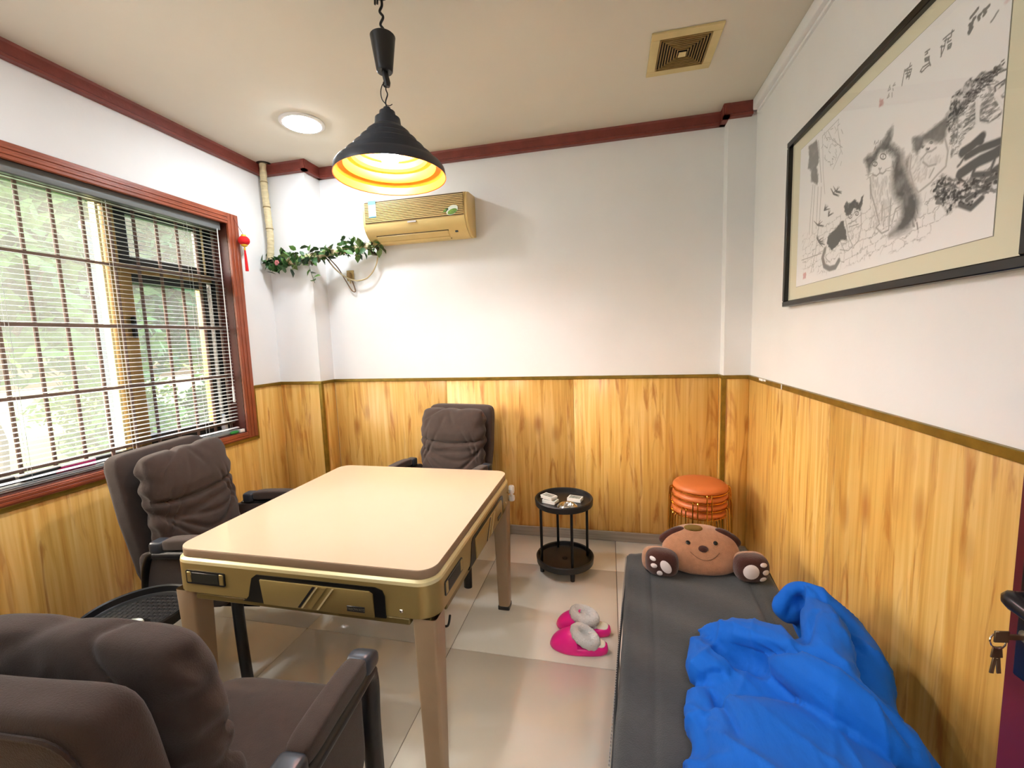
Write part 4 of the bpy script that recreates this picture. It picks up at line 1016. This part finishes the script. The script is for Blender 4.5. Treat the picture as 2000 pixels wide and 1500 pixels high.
# power cables under the near apron
cb = tag(MB().tube(smooth_path([(1.81, -1.70, .58), (1.825, -1.70, .52), (1.86, -1.70, .50), (1.90, -1.70, .53), (1.912, -1.70, .578)], 6), .0042, 7).tube([(1.914, -1.702, .575), (1.918, -1.702, .52)], [.011, .013], 10).tube(smooth_path([(1.918, -1.702, .525), (1.93, -1.702, .475), (1.955, -1.702, .47), (1.965, -1.702, .51)], 5), .0042, 7).build('power_cable', BLACKM), 'black power cord with plug hanging under the near table edge', 'cord')
# white cup holder clipped under the far right corner of the table
ch = thing('cup_holder', 'white plastic clip fitting at the far right table corner', 'clip', (2.004, -.880, .610))
MB().lathe([(0, .040), (.014, .040), (.016, .05), (.016, .075), (.013, .08), (0, .08)], c=(0, 0, 0), n=16).lathe([(0, .0), (.015, .0), (.017, .008), (.016, .026), (0, .03)], n=16).build('knob', WHITEP, ch)
MB().tube([(0, 0, .0), (0, 0, .08)], .006, 8).build('stem', WHITEP, ch)
MB().box(-.014, .004, -.05, .0, .055, .062, .002, 1).build('bracket', STEEL, ch)

# ================================================================== ROUND SIDE TABLES
def make_side(h, label, x, y, rz, pattern):
    t = thing('side_table', label, 'side table', (x, y, 0), rz, 'black round tray tables')
    def tray(z, nm, R):
        p = [(0, z), (R - .020, z), (R - .013, z + .004), (R - .009, z + .026), (R - .002, z + .030), (R + .003, z + .024), (R, z - .010), (R - .010, z - .014), (0, z - .014)]
        return MB().lathe(p, n=56).build(nm, BLACKP, t, ang=30)
    tp = tray(h - .030, 'top_tray', .178); lo = tray(.066, 'bottom_tray', .178)
    MB().lathe([(0, .0672), (.010, .0672), (.011, .066), (.016, .066), (.017, .0668)], n=18).build('centre_boss', BLACKM, lo)
    if pattern:
        rm = MB()
        for a in range(-6, 7):
            for b in range(-6, 7):
                x_, y_ = a * .022, b * .022
                if math.hypot(x_, y_) < .140: rm.box(x_ - .008, x_ + .008, y_ - .008, y_ + .008, h - .0305, h - .0280, .0012, 1)
        rm.build('tread_pattern', BLACKP, tp)
    for k in range(4):
        a = math.pi / 4 + k * math.pi / 2; c_, s_ = math.cos(a) * .150, math.sin(a) * .150
        MB().tube([(c_, s_, .068), (c_, s_, h - .040)], .0085, 12).build('post', BLACKM, t)
        MB().tube([(c_, s_, 0), (c_, s_, .056)], [.013, .016], 10).build('foot', BLACKP, t)
    return t
make_side(.470, 'black round side table by the back wall holding card decks', 2.232, -.432, math.radians(-22), False)
make_side(.470, 'black round side table with textured tray beside the window chair', .718, -1.829, math.radians(10), True)
def ashtray(x, y, z, r, label):
    tag(MB().lathe([(0, .004), (r * .42, .004), (r * .52, .010), (r * .60, .022), (r * .74, .024), (r * .96, .013), (r, .011), (r, .008), (r * .70, .016), (r * .62, .012), (r * .55, .0), (0, 0)], n=40).build('ashtray', STEEL, loc=(x, y, z)), label, 'ashtray')
ashtray(2.262, -.528, .4402, .062, 'round steel ashtray at the front of the card table')
ashtray(.790, -1.915, .4425, .072, 'round steel ashtray on the textured black tray')
def deck(x, y, z, n, rz, label, spread=.0):
    t = thing('card_deck', label, 'card deck', (x, y, z), rz, 'stacks of playing cards')
    k = 5
    for i in range(k):
        z0 = n * i / k; z1 = n * (i + 1) / k - .0003
        dx = random.uniform(-1, 1) * spread; dy = random.uniform(-1, 1) * spread
        MB().box(-.029 + dx, .029 + dx, -.044 + dy, .044 + dy, z0, z1, .0004, 1).build('card_block', CARD, t)
    MB().box(-.022 + dx, .022 + dx, -.036 + dy, .036 + dy, n - .0003, n + .0002).build('card_face', CARDB, t, smooth=False)
    return t
deck(2.150, -.455, .4402, .020, math.radians(70), 'lower white card stack on the left of the side table', .002)
deck(2.140, -.440, .4606, .020, math.radians(58), 'upper white card stack laid askew on the lower one', .003)
deck(2.300, -.405, .4402, .022, math.radians(76), 'cream boxed card deck on the right of the side table', .0008)

# ================================================================== STACKED STOOLS
sg = 'stacked orange stools'
def make_stool():
    t = thing('stool', '', 'stool', (0, 0, 0), 0, sg)
    def fn(q, p): return p
    MB().lathe([(0, .436), (.06, .4355), (.11, .432), (.140, .424), (.152, .412), (.155, .402), (.151, .394), (.140, .390), (0, .390)], n=48).build('seat_cushion', ORANGE, t, ang=60)
    MB().tube([(.154 * math.cos(a), .154 * math.sin(a), .389) for a in [k * 2 * math.pi / 40 for k in range(40)]], .004, 7, closed=True).build('seat_ring', GOLDW, t)
    for k in range(4):
        a = k * math.pi / 2 + .35
        for d in (-.075, .075):
            pts = [(.150 * math.cos(a + d), .150 * math.sin(a + d), .391), (.164 * math.cos(a + d), .164 * math.sin(a + d), .398), (.172 * math.cos(a + d), .172 * math.sin(a + d), .386), (.176 * math.cos(a + d), .176 * math.sin(a + d), .30), (.182 * math.cos(a + d), .182 * math.sin(a + d), .003)]
            MB().tube(smooth_path(pts, 3), .0038, 7).build('leg_wire', GOLDW, t)
        MB().tube([(.182 * math.cos(a + d), .182 * math.sin(a + d), .004) for d in np.linspace(-.075, .075, 5)], .004, 7).build('foot_bar', GOLDW, t)
    return t
s0_ = make_stool()
SLB = ['bottom orange stool of the stack in the corner', 'second orange stool from the bottom of the corner stack', 'third orange stool from the bottom of the corner stack', 'topmost orange stool of the corner stack']
for k in range(4):
    o = s0_ if k == 0 else copy_tree(s0_)
    o.location = (3.040 + .002 * k, -.325, .0472 * k); o.rotation_euler = (0, 0, math.radians([8, 31, 52, -14][k])); tag(o, SLB[k], 'stool', sg)

# ================================================================== FOLDING BED
BZ = .385
bed = thing('folding_bed', 'charcoal padded folding bed along the right wall', 'bed', (2.839, -1.856, 0), math.radians(-4.4))
def pad_fn(q, p):
    g = lambda d, s_: math.exp(-(d / s_) ** 2); d = 0
    if q.z > .3:
        d -= .014 * g(p.x + .205, .007) + .014 * g(p.x - .205, .007)
        d += .005 * math.sin(9 * p.y + 2 * p.x) * (1 - q.y ** 2) + .004 * math.sin(23 * p.y + 11 * p.x)
        d += .004 * math.sin(60 * p.x + 3 * p.y) * (abs(p.x) > .21)
    return (p.x + .004 * math.sin(6 * p.y), p.y, p.z + d)
b_ = bmesh.new()
pm = MB(); nx, ny = 60, 90
# padded mat: top grid and rounded rim, closed below
vt = []; hxp, hyp = .315, .95
for i in range(ny + 1):
    for j in range(nx + 1):
        u = -1 + 2 * j / nx; v = -1 + 2 * i / ny
        ex = max(0, (abs(u) * hxp - hxp + .03) / .03); ey_ = max(0, (abs(v) * hyp - hyp + .03) / .03)
        drop = .030 * (1 - math.sqrt(max(0, 1 - min(1, ex * ex + ey_ * ey_))))
        x, y = u * hxp, v * hyp
        q = Vector((u, v, 1)); p = pad_fn(q, Vector((x, y, 0)))
        vt.append((p[0], p[1], BZ + p[2] - drop))
f = [(i * (nx + 1) + j, i * (nx + 1) + j + 1, (i + 1) * (nx + 1) + j + 1, (i + 1) * (nx + 1) + j) for i in range(ny) for j in range(nx)]
k0 = len(vt)
rim = [j for j in range(nx + 1)] + [i * (nx + 1) + nx for i in range(1, ny + 1)] + [ny * (nx + 1) + j for j in range(nx - 1, -1, -1)] + [i * (nx + 1) for i in range(ny - 1, 0, -1)]
for i in rim: vt.append((vt[i][0], vt[i][1], BZ - .085))
n_ = len(rim)
f += [(rim[i], k0 + i, k0 + (i + 1) % n_, rim[(i + 1) % n_]) for i in range(n_)]
f.append(tuple(k0 + i for i in range(n_)))
MB().add(vt, f).build('mattress_pad', BEDM, bed, ang=75)
for s in (-1, 1):
    MB().tube([(s * (.316 + .004 * math.sin(6 * y)), y, BZ - .030) for y in np.linspace(-.93, .93, 40)], .005, 6).build('zip_binding', BEDS, bed)
    MB().tube(smooth_path([(s * .285, -.93, BZ - .10), (s * .285, .93, BZ - .10)], 2), .012, 8).build('side_rail', BLACKM, bed)
zm = MB()
for k in range(169):
    y = -.93 + k * .0110; zm.box(-.3235, -.3205, y, y + .005, BZ - .036, BZ - .026)
zt = zm.build('zip_teeth', mat('zip_metal', (170, 170, 172), .4, metal=.6), bed, smooth=False); zt['kind'] = 'stuff'
MB().tube([(-.285, .93, BZ - .10), (.285, .93, BZ - .10)], .012, 8).build('end_rail', BLACKM, bed)
MB().tube([(-.285, -.93, BZ - .10), (.285, -.93, BZ - .10)], .012, 8).build('end_rail', BLACKM, bed)
for y in (-.80, -.27, .27, .80):
    MB().tube(smooth_path([(-.28, y, BZ - .10), (-.27, y, .06), (-.22, y, .012), (.22, y, .012), (.27, y, .06), (.28, y, BZ - .10)], 5), .011, 8).build('leg_hoop', BLACKM, bed)

# ================================================================== PLUSH DOG CUSHION
def bedpt(x, y, z):   # bed-local to world
    a = math.radians(-4.4); return (2.839 + x * math.cos(a) - y * math.sin(a), -1.856 + x * math.sin(a) + y * math.cos(a), z)
bp_ = bedpt(.020, .800, BZ - .002)
dg = thing('plush_cushion', 'tan plush dog cushion with dark paws at the head of the bed', 'cushion', bp_, math.radians(2))
dg.scale = (.80, .92, .70)
TL = .42     # backward lean of the body
def lean_m(q): return q
def body_fn(q, p):
    # flattened dome, wide below, narrow at the crown
    zz = (p.z / .135 + 1) / 2
    k = 1.0 - .36 * max(0, zz - .30) ** 1.25
    y = p.y * (1 - .25 * zz)
    return (p.x * k, y + .10 * zz, p.z)
MB().puff((0, .02, .130), (.218, .088, .130), 2.6, 22, body_fn).build('body', PLUSH, dg, ang=180)
def face_y(x, z):     # front surface of the body in dog-local coordinates
    p = (z - .130); zz = (p / .130 + 1) / 2
    k = 1.0 - .36 * max(0, zz - .30) ** 1.25; qx = min(.97, abs(x) / (.218 * k)); qz = min(.97, abs(p) / .130)
    qy = max(0.02, 1 - qx ** 2.6 - qz ** 2.6) ** (1 / 2.6)
    return .02 - .088 * qy * (1 - .25 * zz) + .10 * zz
def disc(nm, x, z, rx, rz_, m, th=.004, rot=0., par=None):
    v = []; f = []; n = 22; rings = 4
    for i in range(rings + 1):
        r = i / rings
        for j in range(n):
            a = 2 * math.pi * j / n; dx, dz = rx * r * math.cos(a), rz_ * r * math.sin(a)
            X = x + dx * math.cos(rot) - dz * math.sin(rot); Z = z + dx * math.sin(rot) + dz * math.cos(rot)
            v.append((X, face_y(X, Z) - th * math.sqrt(max(0, 1 - r * r)) - .0012, Z))
    for i in range(rings):
        for j in range(n): f.append((i * n + j, i * n + (j + 1) % n, (i + 1) * n + (j + 1) % n, (i + 1) * n + j))
    return MB().add(v, f).build(nm, m, par or dg, ang=180)
disc('nose', .000, .166, .026, .017, PLUSHD, .009)
disc('eye', -.076, .192, .0125, .0100, mat('black_gloss', (10, 9, 10), .12), .006)
disc('eye', .070, .196, .0125, .0100, mat('black_gloss', (10, 9, 10), .12), .006)
sm_ = [(x, .138 - .030 * (1 - ((x - .006) / .082) ** 2) + .016 * ((x - .006) / .082) ** 2) for x in np.linspace(-.070, .084, 18)]
MB().tube([(x, face_y(x, z) - .0012, z) for x, z in sm_], .0019, 6).build('mouth_stitch', mat('dark_tan_thread', (112, 78, 54), .9), dg)
MB().puff((-.030, .100, .250), (.052, .030, .016), 2.2, 6).build('hair_tuft', PLUSHO, dg)
for s in (-1, 1):
    MB().puff((0, 0, 0), (.085, .022, .040), 2.4, 8, M=Matrix.Translation((s * .150 + .002, .098, .196)) @ Matrix.Rotation(s * .62, 4, 'Y')).build('ear', PLUSHD, dg, ang=180)
    # foreleg: tan back with dark paw in front
    Mp = Matrix.Translation((s * .232, -.020, .084)) @ Matrix.Rotation(s * .10, 4, 'Z')
    MB().puff((s * .012, .024, -.004), (.090, .046, .082), 2.8, 10, M=Mp).build('foreleg', PLUSH, dg, ang=180)
    pw = MB().puff((-s * .004, -.016, .010), (.088, .050, .084), 2.8, 12, M=Mp).build('paw', PLUSHD, dg, ang=180)
    def pad(x, z, rx, rz_, rot):
        v = []; f = []; n = 20
        for i in range(4):
            r = i / 3
            for j in range(n):
                a = 2 * math.pi * j / n; dx, dz = rx * r * math.cos(a), rz_ * r * math.sin(a)
                X = x + dx * math.cos(rot) - dz * math.sin(rot); Z = z + dx * math.sin(rot) + dz * math.cos(rot)
                qx = min(.97, abs(X + s * .004) / .088); qz = min(.97, abs(Z - .010) / .084); qy = max(.02, 1 - qx ** 2.8 - qz ** 2.8) ** (1 / 2.8)
                v.append(tuple(Mp @ Vector((X, -.016 - .050 * qy - .0012 - .003 * math.sqrt(max(0, 1 - r * r)), Z))))
        for i in range(3):
            for j in range(n): f.append((i * n + j, i * n + (j + 1) % n, (i + 1) * n + (j + 1) % n, (i + 1) * n + j))
        MB().add(v, f).build('paw_pad', PADW, pw, ang=180)
    if s < 0:
        pad(.022, .012, .026, .044, .45); pad(-.046, .054, .0165, .0125, -.3); pad(-.040, .012, .0170, .0155, 0); pad(-.010, -.034, .0155, .0185, 0)
    else:
        pad(-.026, .014, .040, .046, 0); pad(.038, .056, .0195, .0125, -.15); pad(.050, .010, .0195, .0165, -.3); pad(.038, -.036, .0195, .0175, -.3)

# ================================================================== BLUE DUVET
def duvet():
    m = MB()
    def sweep(pts, r, n=14, k=6, flat=1.):
        P = smooth_path(pts, k); R_ = np.interp(np.linspace(0, len(pts) - 1, len(P)), range(len(pts)), r if isinstance(r, (list, tuple)) else [r] * len(pts))
        m.tube(P, [float(q) for q in R_], n, flat=flat)
        for q, rr in ((P[0], float(R_[0])), (P[-1], float(R_[-1]))): m.puff(q, (rr, rr, rr * flat), 2, 5)
    for a in DUVET_PUFFS: m.puff(*a)
    for a in DUVET_SWEEPS: sweep(*a)
    o = m.build('duvet_cover', BLUE, None)
    md = o.modifiers.new('r', 'REMESH'); md.mode = 'VOXEL'; md.voxel_size = .0065
    sm2 = o.modifiers.new('s', 'SMOOTH'); sm2.factor = .5; sm2.iterations = 2
    bpy.context.view_layer.update()
    me = bpy.data.meshes.new_from_object(o.evaluated_get(bpy.context.evaluated_depsgraph_get()))
    bpy.data.objects.remove(o)
    n = len(me.vertices); co = np.zeros(n * 3); me.vertices.foreach_get('co', co); co = co.reshape(-1, 3)
    no = np.zeros(n * 3); me.vertices.foreach_get('normal', no); no = no.reshape(-1, 3)
    # pull wrinkles: long fine folds running down the front, pinches near the creases
    x, y, z = co[:, 0], co[:, 1], co[:, 2]
    def rid(v, p=3.): return (1 - np.abs(np.sin(v))) ** p           # narrow ridges
    s = x * .97 + y * .22; t = -x * .22 + y * .97
    m1 = .5 + .5 * np.sin(7 * t + 9 * s); m2 = .5 + .5 * np.sin(11 * t - 13 * s + 1)
    d = .0120 * rid(22 * s + 1.6 * np.sin(7 * t)) * m1 + .0080 * rid(37 * s + 2.2 * np.sin(6 * t + 1) + 1) * m2 + .0085 * rid(19 * t + 3 * np.sin(9 * s), 4) * m2
    d += .007 * np.sin(11 * s + 4 * np.sin(5 * t)) + .005 * np.sin(17 * t + 8 * z) - .006
    for (q0, q1, zz, wd, dep) in DUVET_CREASES:
        p0, p1 = atz(*q0, zz), atz(*q1, zz); e = (p1 - p0)[:2]; L2 = e @ e
        tt = ((co[:, :2] - p0[:2]) @ e) / L2; tc_ = np.clip(tt, 0, 1)
        ds = np.linalg.norm(co[:, :2] - p0[:2] - tc_[:, None] * e, axis=1); d -= dep * np.exp(-(ds / wd) ** 2) * np.sqrt(np.clip(1 - np.abs(2 * tc_ - 1) ** 3, 0, 1)) * (z > .42)
    co += no * d[:, None]
    ca_, sa_ = math.cos(math.radians(-4.4)), math.sin(math.radians(-4.4)); bx_, by_ = co[:, 0] - 2.839, co[:, 1] + 1.856
    lx, ly = bx_ * ca_ + by_ * sa_, -bx_ * sa_ + by_ * ca_
    ins = (np.abs(lx) < .325) & (np.abs(ly) < .955); co[ins, 2] = np.maximum(co[ins, 2], .394)      # the duvet lies on the pad
    me.vertices.foreach_set('co', co.ravel()); me.update()
    me.polygons.foreach_set('use_smooth', [True] * len(me.polygons))
    me.materials.clear()
    return tag(link('duvet', me, BLUE), 'crumpled bright blue duvet heaped on the charcoal folding bed', 'duvet')
def DP(l): return ([tuple(float(q) for q in atz(a, b, z)) for a, b, z, r in l], [r for a, b, z, r in l])
DUVET_PUFFS = [((2.920, -2.14, .43), (.215, .29, .145), 2.6, 14), ((2.95, -1.83, .43), (.17, .17, .08), 2.4, 10), ((3.0, -2.45, .43), (.22, .20, .12), 2.4, 8), (tuple(float(q) for q in atz(1425, 1290, .44)), (.085, .075, .055), 2.2, 8), (tuple(float(q) for q in atz(1572, 1200, .52)), (.050, .050, .055), 2.2, 8), (tuple(float(q) for q in atz(1600, 1230, .47)), (.07, .12, .08), 2.2, 8)]
DUVET_SWEEPS = [
    DP([(1366, 1232, .46, .022), (1400, 1236, .485, .046), (1450, 1250, .510, .074), (1512, 1272, .535, .076), (1580, 1318, .565, .072), (1650, 1366, .575, .070), (1722, 1430, .53, .060), (1780, 1490, .47, .050), (1830, 1560, .43, .045)]),
    DP([(1592, 1188, .585, .046), (1604, 1222, .590, .056), (1614, 1262, .590, .060), (1628, 1312, .585, .060), (1668, 1372, .565, .050)]),
    DP([(1540, 1208, .500, .020), (1526, 1188, .530, .024), (1550, 1156, .590, .026), (1588, 1158, .625, .030), (1632, 1196, .600, .036), (1672, 1254, .555, .042), (1702, 1334, .515, .050), (1738, 1424, .475, .050), (1786, 1500, .435, .045)]),
    DP([(1368, 1264, .455, .050), (1376, 1298, .460, .060), (1400, 1318, .465, .056)]),
    DP([(1372, 1368, .425, .040), (1384, 1420, .430, .052), (1384, 1500, .430, .058), (1380, 1590, .43, .056)])]
DUVET_CREASES = [((1392, 1250), (1560, 1342), .52, .014, .030), ((1540, 1330), (1790, 1500), .50, .014, .030), ((1345, 1330), (1420, 1345), .46, .012, .016), ((1392, 1350), (1436, 1495), .47, .010, .014),
    ((1532, 1220), (1562, 1296), .55, .012, .014), ((1562, 1296), (1592, 1240), .56, .010, .010), ((1566, 1160), (1690, 1262), .60, .008, .010), ((1560, 1180), (1556, 1214), .56, .010, .018)]
duvet()

# ================================================================== SLIPPERS
def make_slipper():
    t = thing('slipper', '', 'slipper', (0, 0, 0), 0, 'pink fur lined slippers')
    # outline: toe at -x, heel at +x
    n = 40; ol = []
    for i in range(n):
        a = 2 * math.pi * i / n; x = -.132 * math.cos(a); k = .050 - .010 * math.cos(a) * -1
        wdt = np.interp(x, [-.132, -.10, -.05, 0, .05, .10, .132], [.046, .053, .056, .051, .046, .043, .038])
        sn = math.sin(a); ol.append((x, float(wdt) * (1 if sn >= 0 else -1) * abs(sn) ** .62))
    rings = [(.93, 0), (1.0, .006), (1.03, .018), (1.0, .030), (.93, .034)]
    v = []; f = []
    for (s, z) in rings: v += [(x * s, y * s, z + .010 * max(0, x / .132) * (z > .02)) for x, y in ol]
    for r in range(len(rings) - 1):
        for i in range(n): f.append((r * n + i, r * n + (i + 1) % n, (r + 1) * n + (i + 1) % n, (r + 1) * n + i))
    f.append(tuple(range(n - 1, -1, -1))); f.append(tuple((len(rings) - 1) * n + i for i in range(n)))
    MB().add(v, f).build('sole', PINK, t, ang=60)
    # upper: dome over the toe, open behind
    v = []; f = []; nu, nv = 16, 18
    for i in range(nu + 1):
        u = i / nu; x = -.130 + .116 * u
        wdt = float(np.interp(x, [-.130, -.124, -.108, -.05, .012], [.018, .034, .048, .057, .054])); hh = .030 + .070 * math.sin(min(1, (u * 1.05 + .02)) * math.pi / 2) ** .8
        for j in range(nv + 1):
            a = math.pi * j / nv; v.append((x + .012 * u * math.cos(a) ** 2, wdt * math.cos(a), .022 + (hh - .022) * math.sin(a) ** .75))
    for i in range(nu):
        for j in range(nv): f.append((i * (nv + 1) + j, i * (nv + 1) + j + 1, (i + 1) * (nv + 1) + j + 1, (i + 1) * (nv + 1) + j))
    f.append(tuple(range(nv + 1)))
    MB().add(v, f).build('upper', PINK, t, ang=80)
    # heel bead
    # fur collar round the opening, sloping from instep to the sides
    pts = []
    for i in range(28):
        a = 2 * math.pi * i / 28; cx = .030 + .048 * math.cos(a)
        pts.append((cx, .043 * math.sin(a), .078 - .50 * (cx - .0) + .006))
    m = MB()
    m.tube(pts, [.0235 + .002 * math.sin(3.1 * i) for i in range(28)], 10, closed=True)
    m.build('fur_collar', FUR, t, ang=180)
    MB().puff((0, 0, 0), (.052, .038, .013), 3, 8, M=Matrix.Translation((.028, 0, .056)) @ Matrix.Rotation(math.radians(26), 4, 'Y')).build('fur_lining', FUR, t, ang=180)
    MB().puff((.088, 0, .0415), (.036, .029, .006), 2.6, 8).build('insole', INSOLE, t, ang=180)
    return t
sl = make_slipper()
sl.location = (2.365, -1.130, 0); sl.rotation_euler = (0, 0, math.radians(-1)); tag(sl, 'nearer pink slipper with white fur collar on the tiles', 'slipper', 'pink fur lined slippers')
s2 = copy_tree(sl); s2.location = (2.378, -.995, 0); s2.rotation_euler = (0, 0, math.radians(-6)); tag(s2, 'farther pink slipper with upright fur collar on the tiles', 'slipper', 'pink fur lined slippers')
for c in s2.children:
    if c.name.startswith('fur_collar'): c.rotation_euler = (0, math.radians(-14), 0); c.location = (-.006, 0, .006)

# ================================================================== DOOR
ex, ey2 = 3.215, -2.135; hx2, hy2 = 3.325, -3.03
ang = math.atan2(ey2 - hy2, ex - hx2)
door = bpy.data.objects.new('door_1', None); COL.objects.link(door); struct(door); door.location = (hx2, hy2, 0); door.rotation_euler = (0, 0, ang)
LW = math.hypot(ex - hx2, ey2 - hy2)
MB().box(0, LW, -.020, .020, .006, 2.06, .002, 1).build('leaf', DOORM, door)
for (z0, z1) in ((.15, .95), (1.15, 1.92)):
    MB().box(.12, LW - .12, .020, .026, z0, z1, .004, 1).build('raised_panel', DOORM, door)
DG = mat('dark_bronze', (44, 42, 46), .3, metal=.6)
hp = MB().box(LW - .072, LW - .022, .020, .030, .86, 1.12, .004, 2).build('handle_plate', DG, door)
MB().tube([(LW - .047, .028, 1.012), (LW - .047, .062, 1.012)], .012, 10).tube(smooth_path([(LW - .047, .062, 1.012), (LW - .060, .072, 1.012), (LW - .11, .072, 1.004), (LW - .165, .062, .992)], 4), [.014] * 5 + [.013] * 8, 10).build('lever', DG, hp)
MB().tube([(LW - .047, .028, .945), (LW - .047, .040, .945)], .011, 12).build('cylinder', STEEL, hp)
ky = thing('key_bunch', 'key in the door lock with two keys hanging from its ring', 'keys', (0, 0, 0))
KM = mat('key_metal', (120, 100, 76), .35, metal=.8)
Rd = Matrix.Rotation(ang, 4, 'Z')
kp = Matrix.Translation((hx2, hy2, 0)) @ Rd @ Vector((LW - .047, .040, .945))
ky.location = kp; ky.rotation_euler = (0, 0, ang)
MB().box(-.002, .002, .0, .026, -.004, .004).box(-.0015, .0015, .024, .046, -.010, .010, .0006, 1).build('lock_key', KM, ky)
MB().tube([(.0 + .011 * math.sin(a) * .2, .040 + .012 * math.cos(a), -.008 + .012 * math.sin(a)) for a in [k * .524 for k in range(12)]], .0012, 5, closed=True).build('key_ring', STEEL, ky)
for s in (-1, 1):
    Mk = Matrix.Translation((0, .040, -.018)) @ Matrix.Rotation(s * .12, 4, 'X')
    MB().box(-.0012, .0012, -.007, .007, -.020, 0, .0005, 1, M=Mk).box(-.0012, .0012, -.0032, .0032, -.048, -.020, .0005, 1, M=Mk).build('hanging_key', KM, ky)
jm = struct(MB().box(2.36, 2.40, YF - .12, YF + .012, 0, 2.10, .003, 1).box(3.30, 3.34, YF - .12, YF + .012, 0, 2.10, .003, 1).box(2.40, 3.30, YF - .12, YF + .012, 2.066, 2.10, .003, 1).build('trim_19', DOORM))
